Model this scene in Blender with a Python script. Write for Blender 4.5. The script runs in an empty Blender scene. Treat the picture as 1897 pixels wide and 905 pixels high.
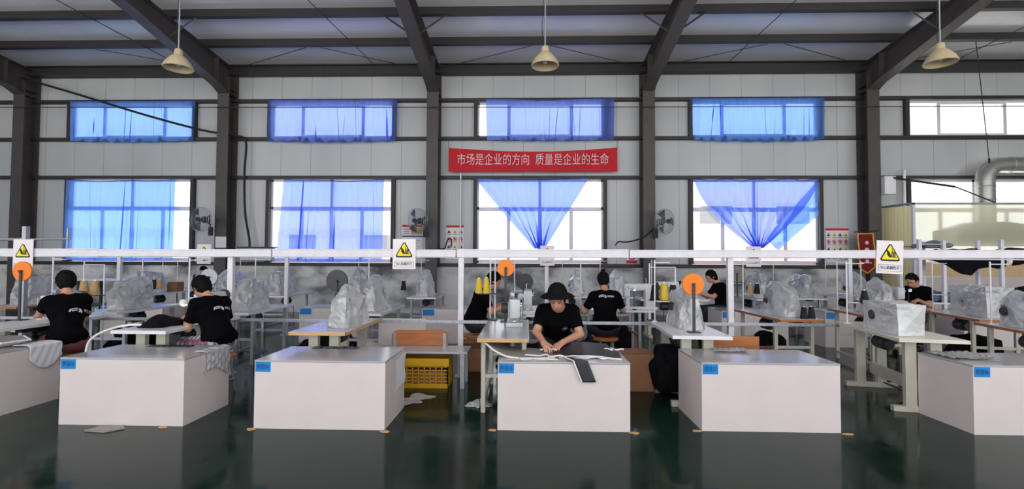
import bpy, bmesh, math, random
import numpy as np
from mathutils import Vector, Matrix, Euler
from mathutils.bvhtree import BVHTree
PI = math.pi
rad = math.radians
SC = bpy.context.scene
COL = SC.collection

# ---------------------------------------------------------------- camera, world, lights, exposure
cam_data = bpy.data.cameras.new('camera')
cam = bpy.data.objects.new('camera', cam_data)
COL.objects.link(cam)
cam_data.sensor_width = 36.0
cam_data.lens = 900.0 / 1897.0 * 36.0
cam_data.clip_end = 300
cam.location = (0, 0, 1.5)
cam.rotation_mode = 'QUATERNION'
cam.rotation_quaternion = (Euler((PI/2 + math.atan(27.5/900), 0, 0.03)).to_matrix() @ Matrix.Rotation(0.005, 3, 'Z')).to_quaternion()
SC.camera = cam

world = bpy.data.worlds.new('daylight')
SC.world = world
world.use_nodes = True
_bg = world.node_tree.nodes['Background']
_bg.inputs['Color'].default_value = (0.92, 0.95, 1.0, 1)
_bg.inputs['Strength'].default_value = 2.2
sun_data = bpy.data.lights.new('sun', 'SUN')
sun_data.energy = 14.0
sun_data.color = (1.0, .96, .9)
sun_data.angle = rad(2)
sun = bpy.data.objects.new('sun', sun_data)
COL.objects.link(sun)
sun.rotation_euler = (rad(-16), 0, 0)      # high sun: it lights the yards outside, not the hall floor in view
SC.view_settings.view_transform = 'Standard'
SC.view_settings.look = 'None'
SC.view_settings.gamma = 1.0
SC.view_settings.use_curve_mapping = False
SC.view_settings.exposure = 0.0
SC.cycles.transparent_max_bounces = 40
SC.cycles.max_bounces = 10
SC.cycles.diffuse_bounces = 6

# ---------------------------------------------------------------- materials
def lin(c):
    if isinstance(c, str):
        c = [int(c[i:i+2], 16) for i in (0, 2, 4)]
    return tuple(((v/255/12.92) if v/255 <= .04045 else ((v/255+.055)/1.055)**2.4) for v in c)

def nn(nt, kind, **kw):
    n = nt.nodes.new(kind)
    for k, v in kw.items():
        setattr(n, k, v)
    return n

def pm(name, col, rough=.55, metal=0., var=.08, scale=6., bump=0., bscale=40., spec=.5, stretch=None, alpha=None):
    """procedural principled material: a colour broken up by noise, optional bump"""
    m = bpy.data.materials.new(name)
    m.use_nodes = True
    nt = m.node_tree
    b = nt.nodes['Principled BSDF']
    c = lin(col)
    tc = nn(nt, 'ShaderNodeTexCoord')
    mp = nn(nt, 'ShaderNodeMapping')
    nt.links.new(tc.outputs['Object'], mp.inputs['Vector'])
    if stretch:
        mp.inputs['Scale'].default_value = stretch
    no = nn(nt, 'ShaderNodeTexNoise')
    no.inputs['Scale'].default_value = scale
    no.inputs['Detail'].default_value = 4
    nt.links.new(mp.outputs[0], no.inputs['Vector'])
    cr = nn(nt, 'ShaderNodeValToRGB')
    cr.color_ramp.elements[0].position = .3
    cr.color_ramp.elements[1].position = .7
    cr.color_ramp.elements[0].color = tuple(v*(1-var) for v in c) + (1,)
    cr.color_ramp.elements[1].color = tuple(min(1, v*(1+var)) for v in c) + (1,)
    nt.links.new(no.outputs[0], cr.inputs[0])
    nt.links.new(cr.outputs[0], b.inputs['Base Color'])
    b.inputs['Roughness'].default_value = rough
    b.inputs['Metallic'].default_value = metal
    b.inputs['Specular IOR Level'].default_value = spec
    if bump:
        n2 = nn(nt, 'ShaderNodeTexNoise')
        n2.inputs['Scale'].default_value = bscale
        n2.inputs['Detail'].default_value = 3
        nt.links.new(mp.outputs[0], n2.inputs['Vector'])
        bp = nn(nt, 'ShaderNodeBump')
        bp.inputs['Strength'].default_value = bump
        bp.inputs['Distance'].default_value = .02
        nt.links.new(n2.outputs[0], bp.inputs['Height'])
        nt.links.new(bp.outputs[0], b.inputs['Normal'])
    return m

def mix_mat(name, build):
    m = bpy.data.materials.new(name)
    m.use_nodes = True
    nt = m.node_tree
    for n in list(nt.nodes):
        if n.type != 'OUTPUT_MATERIAL':
            nt.nodes.remove(n)
    out = [n for n in nt.nodes if n.type == 'OUTPUT_MATERIAL'][0]
    nt.links.new(build(nt), out.inputs['Surface'])
    return m

def mixsh(nt, fac, a, b):
    s = nn(nt, 'ShaderNodeMixShader')
    if isinstance(fac, (int, float)):
        s.inputs[0].default_value = fac
    else:
        nt.links.new(fac, s.inputs[0])
    nt.links.new(a, s.inputs[1]); nt.links.new(b, s.inputs[2])
    return s.outputs[0]

def bsdf(nt, kind, col, rough=None):
    n = nn(nt, kind)
    n.inputs['Color'].default_value = tuple(col) + (1,)
    if rough is not None and 'Roughness' in n.inputs:
        n.inputs['Roughness'].default_value = rough
    return n.outputs[0]

def noise_out(nt, scale, stretch=(1, 1, 1), detail=3):
    tc = nn(nt, 'ShaderNodeTexCoord'); mp = nn(nt, 'ShaderNodeMapping')
    mp.inputs['Scale'].default_value = stretch
    nt.links.new(tc.outputs['Object'], mp.inputs['Vector'])
    no = nn(nt, 'ShaderNodeTexNoise')
    no.inputs['Scale'].default_value = scale; no.inputs['Detail'].default_value = detail
    nt.links.new(mp.outputs[0], no.inputs['Vector'])
    return no.outputs[0]

def ramp(nt, src, stops):
    r = nn(nt, 'ShaderNodeValToRGB')
    els = r.color_ramp.elements
    while len(els) < len(stops):
        els.new(.5)
    for e, (p, c) in zip(els, stops):
        e.position = p
        e.color = tuple(c) + (1,) if len(c) == 3 else c
    nt.links.new(src, r.inputs[0])
    return r.outputs[0]

def curtain_mat(name, col, thru):
    def build(nt):
        a = bsdf(nt, 'ShaderNodeBsdfTransparent', lin(thru))
        t = bsdf(nt, 'ShaderNodeBsdfTranslucent', lin(col))
        d = bsdf(nt, 'ShaderNodeBsdfDiffuse', lin(col))
        c = ramp(nt, noise_out(nt, 2., (6, 1, .4)), [(.3, tuple(v*.85 for v in lin(col))), (.7, lin(col))])
        nt.links.new(c, d.node.inputs['Color']); nt.links.new(c, t.node.inputs['Color'])
        return mixsh(nt, .56, a, mixsh(nt, .5, t, d))
    return mix_mat(name, build)

def plastic_mat(name, clear=.5, tint=(.99, .99, 1.0)):
    def build(nt):
        a = bsdf(nt, 'ShaderNodeBsdfTransparent', (.96, .96, .97))
        t = bsdf(nt, 'ShaderNodeBsdfTranslucent', tint)
        d = bsdf(nt, 'ShaderNodeBsdfDiffuse', tint)
        g = bsdf(nt, 'ShaderNodeBsdfGlossy', (1, 1, 1), .16)
        n = noise_out(nt, 2.5, (1, 1, .6), 2)
        bp = nn(nt, 'ShaderNodeBump'); bp.inputs['Strength'].default_value = .9; bp.inputs['Distance'].default_value = .03
        vo = nn(nt, 'ShaderNodeTexVoronoi', feature='DISTANCE_TO_EDGE'); vo.inputs['Scale'].default_value = 7.
        tc = nn(nt, 'ShaderNodeTexCoord')
        ad = nn(nt, 'ShaderNodeMix', data_type='VECTOR'); ad.inputs[0].default_value = .22
        nt.links.new(tc.outputs['Object'], ad.inputs[4])
        n3 = nn(nt, 'ShaderNodeTexNoise'); n3.inputs['Scale'].default_value = 7.
        nt.links.new(tc.outputs['Object'], n3.inputs['Vector']); nt.links.new(n3.outputs['Color'], ad.inputs[5])
        nt.links.new(ad.outputs[1], vo.inputs['Vector'])
        mr = nn(nt, 'ShaderNodeMath', operation='MINIMUM'); mr.inputs[1].default_value = .18
        nt.links.new(vo.outputs['Distance'], mr.inputs[0])
        nt.links.new(mr.outputs[0], bp.inputs['Height'])
        nt.links.new(bp.outputs[0], g.node.inputs['Normal'])
        body = mixsh(nt, .3, d, t)
        f = ramp(nt, n, [(.35, (max(0, .96-clear),)*3), (.65, (min(1, 1.22-clear),)*3)])
        x = mixsh(nt, f, a, body)
        lw = nn(nt, 'ShaderNodeLayerWeight'); lw.inputs['Blend'].default_value = .42
        nt.links.new(bp.outputs[0], lw.inputs['Normal'])
        return mixsh(nt, lw.outputs['Fresnel'], x, g)
    return mix_mat(name, build)

def glass_mat():
    def build(nt):
        a = bsdf(nt, 'ShaderNodeBsdfTransparent', (.97, .98, .98))
        g = bsdf(nt, 'ShaderNodeBsdfGlossy', (1, 1, 1), .02)
        return mixsh(nt, .06, a, g)
    return mix_mat('window_glass', build)

def emit(nt, col, k):
    n = nn(nt, 'ShaderNodeEmission'); n.inputs['Color'].default_value = col + (1,); n.inputs['Strength'].default_value = k
    return n.outputs[0]

def wall_mat():
    """pale sandwich panel: joints every 0.86 m along X, fine ribs"""
    m = bpy.data.materials.new('sandwich_panel')
    m.use_nodes = True
    nt = m.node_tree; b = nt.nodes['Principled BSDF']
    tc = nn(nt, 'ShaderNodeTexCoord'); sp = nn(nt, 'ShaderNodeSeparateXYZ')
    nt.links.new(tc.outputs['Object'], sp.inputs[0])
    def math_(op, a, v=None):
        n = nn(nt, 'ShaderNodeMath', operation=op)
        nt.links.new(a, n.inputs[0])
        if v is not None: n.inputs[1].default_value = v
        return n.outputs[0]
    fr = math_('FRACT', math_('ADD', math_('DIVIDE', sp.outputs[0], .86), 40.12))
    joint = math_('LESS_THAN', fr, .016)
    rib = math_('SINE', math_('MULTIPLY', sp.outputs[0], 2*PI/.11))
    base = ramp(nt, noise_out(nt, .8, (1, 1, .25)), [(.3, lin((180, 184, 188))), (.7, lin((196, 198, 200)))])
    mx = nn(nt, 'ShaderNodeMix', data_type='RGBA')
    nt.links.new(joint, mx.inputs[0]); nt.links.new(base, mx.inputs[6])
    mx.inputs[7].default_value = lin((142, 145, 149)) + (1,)
    nt.links.new(mx.outputs[2], b.inputs['Base Color'])
    bp = nn(nt, 'ShaderNodeBump'); bp.inputs['Strength'].default_value = .08; bp.inputs['Distance'].default_value = .006
    nt.links.new(rib, bp.inputs['Height']); nt.links.new(bp.outputs[0], b.inputs['Normal'])
    b.inputs['Roughness'].default_value = .3
    return m

def floor_mat():
    m = bpy.data.materials.new('green_epoxy')
    m.use_nodes = True
    nt = m.node_tree; b = nt.nodes['Principled BSDF']
    c = ramp(nt, noise_out(nt, .9, (1, 1, 1), 6), [(.3, lin((17, 36, 29))), (.55, lin((22, 43, 35))), (.75, lin((29, 52, 43)))])
    nt.links.new(c, b.inputs['Base Color'])
    b.inputs['Specular IOR Level'].default_value = .11
    r = ramp(nt, noise_out(nt, 3.5, (1, 1, 1), 5), [(.35, (.08,)*3), (.7, (.2,)*3)])
    nt.links.new(r, b.inputs['Roughness'])
    bp = nn(nt, 'ShaderNodeBump'); bp.inputs['Strength'].default_value = .08; bp.inputs['Distance'].default_value = .01
    nt.links.new(noise_out(nt, 5., (1, 1, 1), 2), bp.inputs['Height']); nt.links.new(bp.outputs[0], b.inputs['Normal'])
    return m

def plaster_mat():
    m = bpy.data.materials.new('peeling_plaster')
    m.use_nodes = True
    nt = m.node_tree; b = nt.nodes['Principled BSDF']
    c = ramp(nt, noise_out(nt, 1.1, (1, 1, 1.6), 9), [(.33, lin((92, 90, 92))), (.41, lin((140, 140, 144))), (.47, lin((178, 178, 180))), (.58, lin((220, 218, 216)))])
    nt.links.new(c, b.inputs['Base Color'])
    b.inputs['Roughness'].default_value = .8
    return m

def roof_mat():
    m = pm('roof_sheet', (228, 228, 236), .3, var=.06, scale=.7, bump=.0)
    return m

M = dict(
    wall=wall_mat(), floor=floor_mat(), plaster=plaster_mat(), roof=roof_mat(), glass=glass_mat(),
    steel=pm('grey_painted_steel', (74, 68, 66), .5, var=.1, scale=3),
    girt=pm('dark_steel', (50, 46, 49), .55, var=.1, scale=3),
    pvc=pm('white_window_pvc', (226, 222, 230), .35, var=.03),
    curtain=curtain_mat('sheer_blue_cloth', (110, 156, 240), (160, 196, 254)),
    curtain2=curtain_mat('sheer_lavender_blue_cloth', (124, 150, 238), (176, 194, 254)),
    boxwhite=pm('white_laminate', (220, 208, 205), .38, var=.03, scale=3),
    boxtop=pm('steel_grey_laminate', (176, 172, 174), .16, var=.06, scale=4),
    label=pm('blue_card', (0, 130, 205), .4, var=.04),
    navy=pm('navy_ink', (6, 40, 110), .6, var=.02),
    red=pm('red_banner_cloth', (196, 14, 34), .7, var=.1, scale=3),
    pinkink=pm('pale_pink_lettering', (240, 200, 205), .7, var=.03),
    ink=pm('black_ink', (25, 24, 26), .6, var=.02),
    redink=pm('red_ink', (200, 30, 50), .6, var=.02),
    blueink=pm('blue_ink', (50, 60, 150), .6, var=.02),
    greyink=pm('grey_ink', (120, 118, 122), .6, var=.02),
    yellow=pm('warning_yellow', (245, 224, 20), .45, var=.03),
    signwhite=pm('white_sign_board', (236, 228, 230), .4, var=.02),
    railwhite=pm('white_trunking', (226, 222, 228), .4, var=.05, scale=10),
    galv=pm('galvanised_steel', (168, 172, 178), .4, metal=.6, var=.15, scale=20),
    wood=pm('plywood_edge', (206, 160, 104), .6, var=.15, scale=8, stretch=(1, 1, 8)),
    brownwood=pm('varnished_brown_board', (176, 108, 60), .5, var=.15, scale=4, stretch=(1, 6, 6)),
    tablegrey=pm('grey_table_laminate', (186, 184, 188), .2, var=.05),
    tablewhite=pm('white_table_laminate', (226, 224, 226), .25, var=.03),
    tablebeige=pm('beige_table_laminate', (214, 208, 190), .3, var=.05),
    beige=pm('beige_machine_stand', (200, 194, 178), .45, var=.06),
    black=pm('black_plastic', (24, 24, 26), .4, var=.1),
    dark=pm('dark_grey_metal', (52, 52, 56), .45, var=.1),
    machine=pm('pale_machine_enamel', (206, 208, 206), .3, var=.04),
    chrome=pm('bright_steel', (200, 200, 204), .22, metal=.9, var=.05),
    plastic=plastic_mat('crumpled_clear_plastic', .55),
    plastic2=plastic_mat('cloudy_plastic', .3),
    orange=pm('orange_disc', (244, 128, 20), .5, var=.05),
    carton=pm('brown_cardboard', (150, 104, 74), .8, var=.12, scale=5),
    crate=pm('yellow_crate_plastic', (214, 160, 10), .45, var=.08),
    tan=pm('tan_thread', (196, 160, 110), .8, var=.1, bump=.4, bscale=150, stretch=(1, 1, 6)),
    ythread=pm('yellow_thread', (222, 190, 60), .8, var=.1, bump=.4, bscale=150, stretch=(1, 1, 6)),
    bthread=pm('black_thread', (22, 22, 26), .7, var=.1, bump=.4, bscale=150, stretch=(1, 1, 6)),
    skin=pm('skin', (196, 142, 116), .5, var=.06, scale=20),
    hair=pm('black_hair', (9, 8, 8), .7, spec=.15, bump=.5, bscale=90, var=.4, scale=60, stretch=(1, 1, .2)),
    shirt=pm('black_cotton', (9, 9, 11), .9, var=.2, scale=10, spec=.06),
    trousers=pm('dark_trousers', (34, 34, 42), .8, var=.2, scale=10),
    felt=pm('black_leatherette', (40, 40, 46), .34, var=.15, scale=8, bump=.2, bscale=120),
    greymat=pm('grey_mat', (150, 142, 136), .6, var=.08, scale=8),
    cord=pm('white_edging_cord', (232, 230, 226), .5, var=.03),
    paper=pm('white_paper', (222, 222, 228), .6, var=.03),
    lampshade=pm('aged_cream_enamel', (196, 180, 146), .45, var=.1, scale=5),
    blackcloth=pm('black_cloth', (17, 16, 20), .85, spec=.12, var=.3, scale=6),
    greycloth=pm('grey_cloth', (120, 122, 132), .8, var=.15, scale=6),
    bluegrey=pm('blue_grey_cloth', (84, 104, 128), .8, var=.15, scale=6),
    brightwhite=pm('white_plastic', (236, 236, 238), .35, var=.02),
    exterior=pm('pale_render', (236, 226, 226), .8, var=.04),
    pinkwall=pm('pink_render', (222, 176, 172), .8, var=.06),
    asphalt=pm('pale_concrete', (214, 212, 206), .85, var=.1, scale=1),
    greenleaf=pm('tree_leaf', (96, 130, 96), .7, var=.3, scale=4),
    burgundy=pm('burgundy_velvet', (120, 14, 30), .8, var=.2, scale=6),
    gold=pm('gold_fringe', (232, 170, 30), .6, var=.15),
    duct=pm('spiral_duct_steel', (170, 168, 166), .35, metal=.55, var=.15, scale=4, stretch=(1, 1, 10)),
    led=mix_mat('warm_lamp_glow', lambda nt: emit(nt, (1.0, .9, .35), 9.)),
    ledblue=mix_mat('blue_lamp_glow', lambda nt: emit(nt, (.35, .4, 1.0), 14.)),
)

# ---------------------------------------------------------------- object helpers
def tag(o, label=None, cat=None, group=None, kind=None):
    if label: o['label'] = label
    if cat: o['category'] = cat
    if group: o['group'] = group
    if kind: o['kind'] = kind
    return o

def thing(name, label, cat, loc=(0, 0, 0), rz=0., group=None):
    o = bpy.data.objects.new(name, None)
    o.empty_display_size = .1
    COL.objects.link(o)
    o.location = loc
    o.rotation_euler = (0, 0, rz)
    return tag(o, label, cat, group)

def dup(root, loc=None, rz=None, label=None, group=None):
    r = root.copy(); COL.objects.link(r)
    if loc is not None: r.location = loc
    if rz is not None: r.rotation_euler = (0, 0, rz)
    if label: r['label'] = label
    if group: r['group'] = group
    for ch in list(root.children):
        c = ch.copy(); COL.objects.link(c); c.parent = r
        for g in list(ch.children):
            d = g.copy(); COL.objects.link(d); d.parent = c
    return r

class MB:
    """collects shapes into one mesh"""
    def __init__(s): s.bm = bmesh.new()
    def box(s, c, size, bevel=0., rot=None):
        m = Matrix.Translation(c) @ ((rot.to_4x4() if rot is not None else Matrix.Identity(4))) @ Matrix.Diagonal((size[0], size[1], size[2], 1))
        r = bmesh.ops.create_cube(s.bm, size=1, matrix=m)
        if bevel:
            es = list({e for v in r['verts'] for e in v.link_edges})
            bmesh.ops.bevel(s.bm, geom=es, offset=bevel, segments=2, affect='EDGES', profile=.6)
        return s
    def span(s, x0, x1, y0, y1, z0, z1, bevel=0.):
        return s.box(((x0+x1)/2, (y0+y1)/2, (z0+z1)/2), (abs(x1-x0), abs(y1-y0), abs(z1-z0)), bevel)
    def tube(s, pts, r, seg=8, close=False, cap=True):
        pts = [Vector(p) for p in pts]
        n = len(pts)
        rr = r if isinstance(r, (list, tuple)) else [r]*n
        up = None; rings = []
        for i, p in enumerate(pts):
            if close:
                t = (pts[(i+1) % n] - pts[i-1]).normalized()
            else:
                t = (pts[min(i+1, n-1)] - pts[max(i-1, 0)]).normalized()
            if up is None:
                up = Vector((0, 0, 1)) if abs(t.z) < .9 else Vector((1, 0, 0))
            a = t.cross(up)
            if a.length < 1e-5:
                a = t.cross(Vector((1, .3, 0)))
            a.normalize(); b = a.cross(t).normalized(); up = b
            rings.append([s.bm.verts.new(p + rr[i]*(math.cos(2*PI*k/seg)*a + math.sin(2*PI*k/seg)*b)) for k in range(seg)])
        for i in range(n if close else n-1):
            A, B = rings[i], rings[(i+1) % n]
            for k in range(seg):
                s.bm.faces.new((A[k], A[(k+1) % seg], B[(k+1) % seg], B[k]))
        if cap and not close:
            s.bm.faces.new(rings[0][::-1]); s.bm.faces.new(rings[-1])
        return s
    def ring(s, c, R, r, axis='Z', seg=32, tseg=6):
        ax = {'X': (Vector((0, 1, 0)), Vector((0, 0, 1))), 'Y': (Vector((1, 0, 0)), Vector((0, 0, 1))), 'Z': (Vector((1, 0, 0)), Vector((0, 1, 0)))}[axis]
        c = Vector(c)
        return s.tube([c + R*(math.cos(2*PI*k/seg)*ax[0] + math.sin(2*PI*k/seg)*ax[1]) for k in range(seg)], r, tseg, close=True)
    def lathe(s, prof, seg=24, mat=None, close=True):
        """prof: list of (r, z)"""
        mat = mat or Matrix.Identity(4)
        rings = []
        for r, z in prof:
            if r < 1e-6:
                rings.append([s.bm.verts.new(mat @ Vector((0, 0, z)))])
            else:
                rings.append([s.bm.verts.new(mat @ Vector((r*math.cos(2*PI*k/seg), r*math.sin(2*PI*k/seg), z))) for k in range(seg)])
        for A, B in zip(rings, rings[1:]):
            for k in range(seg):
                q = [A[k % len(A)], A[(k+1) % len(A)], B[(k+1) % len(B)], B[k % len(B)]]
                q2 = []
                for v in q:
                    if v not in q2: q2.append(v)
                if len(q2) >= 3:
                    s.bm.faces.new(q2)
        return s
    def cyl(s, c, r, h, axis='Z', seg=24, bevel=0.):
        R = {'Z': Matrix.Identity(4), 'X': Matrix.Rotation(PI/2, 4, 'Y'), 'Y': Matrix.Rotation(-PI/2, 4, 'X')}[axis]
        m = Matrix.Translation(c) @ R
        b = min(bevel, h*.45)
        p = [(0, -h/2), (r-b, -h/2), (r, -h/2+b), (r, h/2-b), (r-b, h/2), (0, h/2)] if b else [(0, -h/2), (r, -h/2), (r, h/2), (0, h/2)]
        return s.lathe(p, seg, m)
    def prism(s, poly, z0, z1, mat=None):
        """poly: list of 2-D points, extruded z0..z1 in local frame mat"""
        mat = mat or Matrix.Identity(4)
        A = [s.bm.verts.new(mat @ Vector((x, y, z0))) for x, y in poly]
        B = [s.bm.verts.new(mat @ Vector((x, y, z1))) for x, y in poly]
        n = len(poly)
        s.bm.faces.new(A[::-1]); s.bm.faces.new(B)
        for k in range(n):
            s.bm.faces.new((A[k], A[(k+1) % n], B[(k+1) % n], B[k]))
        return s
    def grid(s, nu, nv, fn):
        V = [[s.bm.verts.new(fn(i/nu, j/nv)) for i in range(nu+1)] for j in range(nv+1)]
        for j in range(nv):
            for i in range(nu):
                s.bm.faces.new((V[j][i], V[j][i+1], V[j+1][i+1], V[j+1][i]))
        return s
    def build(s, name, mat, parent=None, smooth=False, angle=None):
        bmesh.ops.recalc_face_normals(s.bm, faces=s.bm.faces)
        me = bpy.data.meshes.new(name)
        s.bm.to_mesh(me); s.bm.free()
        return link(name, me, mat, parent, smooth)

def link(name, me, mat, parent=None, smooth=False):
    me.materials.clear()
    me.materials.append(M[mat] if isinstance(mat, str) else mat)
    if smooth:
        me.polygons.foreach_set('use_smooth', [True]*len(me.polygons))
        try:
            me.set_sharp_from_angle(angle=rad(40))
        except Exception:
            pass
    o = bpy.data.objects.new(name, me)
    COL.objects.link(o)
    if parent: o.parent = parent
    return o

def struct(o):
    o['kind'] = 'structure'
    return o

def solid(o, t, offset=0):
    md = o.modifiers.new('thickness', 'SOLIDIFY'); md.thickness = t; md.offset = offset
    return o

def text_mesh(body, size, depth=.001, spacing=1., width=1.):
    cu = bpy.data.curves.new('lettering', 'FONT')
    cu.body = body; cu.size = size; cu.extrude = depth; cu.align_x = 'CENTER'; cu.align_y = 'CENTER'
    cu.space_character = spacing
    cu.resolution_u = 3
    o = bpy.data.objects.new('lettering', cu)
    COL.objects.link(o)
    dg = bpy.context.evaluated_depsgraph_get()
    me = bpy.data.meshes.new_from_object(o.evaluated_get(dg), depsgraph=dg)
    bpy.data.objects.remove(o); bpy.data.curves.remove(cu)
    me.transform(Matrix.Diagonal((width, 1, 1, 1)))
    return me
FRONT = Matrix.Rotation(PI/2, 4, 'X')      # text lying in XY stood up to face -Y

def text(name, body, size, loc, mat, parent, depth=.001, spacing=1., width=1., rot=FRONT, fit=None):
    me = text_mesh(body, size, depth, spacing, width)
    if fit:
        xs = [v.co.x for v in me.vertices]
        if xs:
            w = max(xs) - min(xs); cx = (max(xs)+min(xs))/2
            me.transform(Matrix.Diagonal((fit/w, 1, 1, 1)) @ Matrix.Translation((-cx, 0, 0)))
    me.transform(Matrix.Translation(loc) @ rot)
    return link(name, me, mat, parent)

# signed-distance fields meshed with surface nets: bodies, clothes, plastic bags
class Field:
    def __init__(s, lo, hi, h):
        s.lo = np.array(lo, float); s.h = h
        s.n = np.ceil((np.array(hi, float) - s.lo)/h).astype(int) + 1
        s.F = np.full(s.n, 1.0)
        s.ax = [s.lo[i] + h*np.arange(s.n[i]) for i in range(3)]
    def _sub(s, lo, hi):
        a = np.clip(np.floor((np.array(lo) - s.lo)/s.h).astype(int), 0, s.n)
        b = np.clip(np.ceil((np.array(hi) - s.lo)/s.h).astype(int) + 1, 0, s.n)
        if np.any(b <= a): return None, None
        sl = tuple(slice(a[i], b[i]) for i in range(3))
        X, Y, Z = np.meshgrid(s.ax[0][sl[0]], s.ax[1][sl[1]], s.ax[2][sl[2]], indexing='ij')
        return sl, (X, Y, Z)
    def _put(s, sl, d, k, op):
        A = s.F[sl]
        if op == 'add':
            if k > 0:
                h = np.clip(.5 + .5*(A - d)/k, 0, 1)
                s.F[sl] = A + (d - A)*h - k*h*(1-h)
            else:
                s.F[sl] = np.minimum(A, d)
        else:
            d = -d
            if k > 0:
                h = np.clip(.5 - .5*(A - d)/k, 0, 1)
                s.F[sl] = A + (d - A)*h + k*h*(1-h)
            else:
                s.F[sl] = np.maximum(A, d)
    def cone(s, a, b, ra, rb, k=.02, op='add'):
        a = np.array(a, float); b = np.array(b, float)
        m = max(ra, rb) + k + 3*s.h + .02
        sl, P = s._sub(np.minimum(a, b) - m, np.maximum(a, b) + m)
        if sl is None: return s
        ab = b - a; L2 = max(ab @ ab, 1e-9)
        t = np.clip(((P[0]-a[0])*ab[0] + (P[1]-a[1])*ab[1] + (P[2]-a[2])*ab[2])/L2, 0, 1)
        d = np.sqrt((P[0]-a[0]-t*ab[0])**2 + (P[1]-a[1]-t*ab[1])**2 + (P[2]-a[2]-t*ab[2])**2) - (ra + (rb-ra)*t)
        s._put(sl, d, k, op)
        return s
    def ell(s, c, r, R=None, k=.02, op='add'):
        """R: 3x3 with local axes as columns"""
        c = np.array(c, float); r = np.array(r, float)
        m = r.max() + k + 3*s.h + .02
        sl, P = s._sub(c - m, c + m)
        if sl is None: return s
        D = [P[i] - c[i] for i in range(3)]
        if R is not None:
            R = np.array(R)
            D = [D[0]*R[0, i] + D[1]*R[1, i] + D[2]*R[2, i] for i in range(3)]
        q = np.sqrt(sum((D[i]/r[i])**2 for i in range(3)))
        q2 = np.sqrt(sum((D[i]/r[i]**2)**2 for i in range(3))) + 1e-9
        s._put(sl, q*(q-1)/q2, k, op)
        return s
    def box(s, c, half, R=None, rnd=.01, k=.01, op='add'):
        c = np.array(c, float); half = np.array(half, float)
        m = np.linalg.norm(half) + k + 3*s.h + .02
        sl, P = s._sub(c - m, c + m)
        if sl is None: return s
        D = [P[i] - c[i] for i in range(3)]
        if R is not None:
            R = np.array(R)
            D = [D[0]*R[0, i] + D[1]*R[1, i] + D[2]*R[2, i] for i in range(3)]
        Q = [np.abs(D[i]) - half[i] + rnd for i in range(3)]
        d = np.sqrt(sum(np.maximum(q, 0)**2 for q in Q)) + np.minimum(np.maximum(np.maximum(Q[0], Q[1]), Q[2]), 0) - rnd
        s._put(sl, d, k, op)
        return s
    def plane(s, p, n, k=.004):
        """cut away everything on the side n points to"""
        n = np.array(n, float); n /= np.linalg.norm(n); p = np.array(p, float)
        X, Y, Z = np.meshgrid(*s.ax, indexing='ij')
        d = (X-p[0])*n[0] + (Y-p[1])*n[1] + (Z-p[2])*n[2]
        s.F = np.maximum(s.F, d)
        return s
    def wrinkle(s, amp, freq, seed=0, n=5):
        rg = np.random.RandomState(seed)
        X, Y, Z = np.meshgrid(*s.ax, indexing='ij')
        W = np.zeros_like(s.F)
        for i in range(n):
            v = rg.normal(size=3); v /= np.linalg.norm(v)
            f = freq*(.6 + rg.rand()*1.2)
            w = rg.normal(size=3)*freq*.45
            W += 2*np.abs(np.sin(f*(v[0]*X+v[1]*Y+v[2]*Z) + 1.3*np.sin(w[0]*X+w[1]*Y+w[2]*Z) + rg.rand()*6)) - 1
        s.F = s.F + amp*W/n
        return s
    def mesh(s, name='body'):
        F = s.F
        F[0] = F[-1] = 1; F[:, 0] = F[:, -1] = 1; F[:, :, 0] = F[:, :, -1] = 1
        ins = F < 0
        n = s.n
        cs = ins[:-1, :-1, :-1].astype(np.int8)*0
        for dx in (0, 1):
            for dy in (0, 1):
                for dz in (0, 1):
                    cs = cs + ins[dx:n[0]-1+dx, dy:n[1]-1+dy, dz:n[2]-1+dz]
        act = (cs > 0) & (cs < 8)
        idx = -np.ones(act.shape, int)
        cells = np.argwhere(act)
        idx[act] = np.arange(len(cells))
        acc = np.zeros((len(cells), 3)); cnt = np.zeros(len(cells))
        cor = [(0, 0, 0), (1, 0, 0), (0, 1, 0), (1, 1, 0), (0, 0, 1), (1, 0, 1), (0, 1, 1), (1, 1, 1)]
        val = [F[cells[:, 0]+c[0], cells[:, 1]+c[1], cells[:, 2]+c[2]] for c in cor]
        for i in range(8):
            for j in range(i+1, 8):
                if sum(abs(cor[i][q]-cor[j][q]) for q in range(3)) != 1: continue
                a, b = val[i], val[j]
                x = (a < 0) != (b < 0)
                t = np.where(x, a/np.where(np.abs(a-b) < 1e-12, 1, a-b), 0)
                for q in range(3):
                    acc[:, q] += np.where(x, cor[i][q] + t*(cor[j][q]-cor[i][q]), 0)
                cnt += x
        V = s.lo + (cells + acc/np.maximum(cnt, 1)[:, None])*s.h
        quads = []
        for a in range(3):
            b, c = (a+1) % 3, (a+2) % 3
            sa = [slice(None)]*3; sb = [slice(None)]*3
            sa[a] = slice(0, -1); sb[a] = slice(1, None)
            A, B = ins[tuple(sa)], ins[tuple(sb)]
            e = np.argwhere(A != B)
            if not len(e): continue
            e = e[(e[:, b] > 0) & (e[:, c] > 0) & (e[:, b] < n[b]-1) & (e[:, c] < n[c]-1)]
            inn = ins[e[:, 0], e[:, 1], e[:, 2]]
            def at(db, dc):
                q = e.copy(); q[:, b] += db; q[:, c] += dc
                return idx[q[:, 0], q[:, 1], q[:, 2]]
            q = np.stack([at(-1, -1), at(0, -1), at(0, 0), at(-1, 0)], 1)
            q[~inn] = q[~inn][:, ::-1]
            quads.append(q)
        Q = np.concatenate(quads)
        Q = Q[(Q >= 0).all(1)]
        me = bpy.data.meshes.new(name)
        me.vertices.add(len(V)); me.vertices.foreach_set('co', V.ravel())
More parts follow.
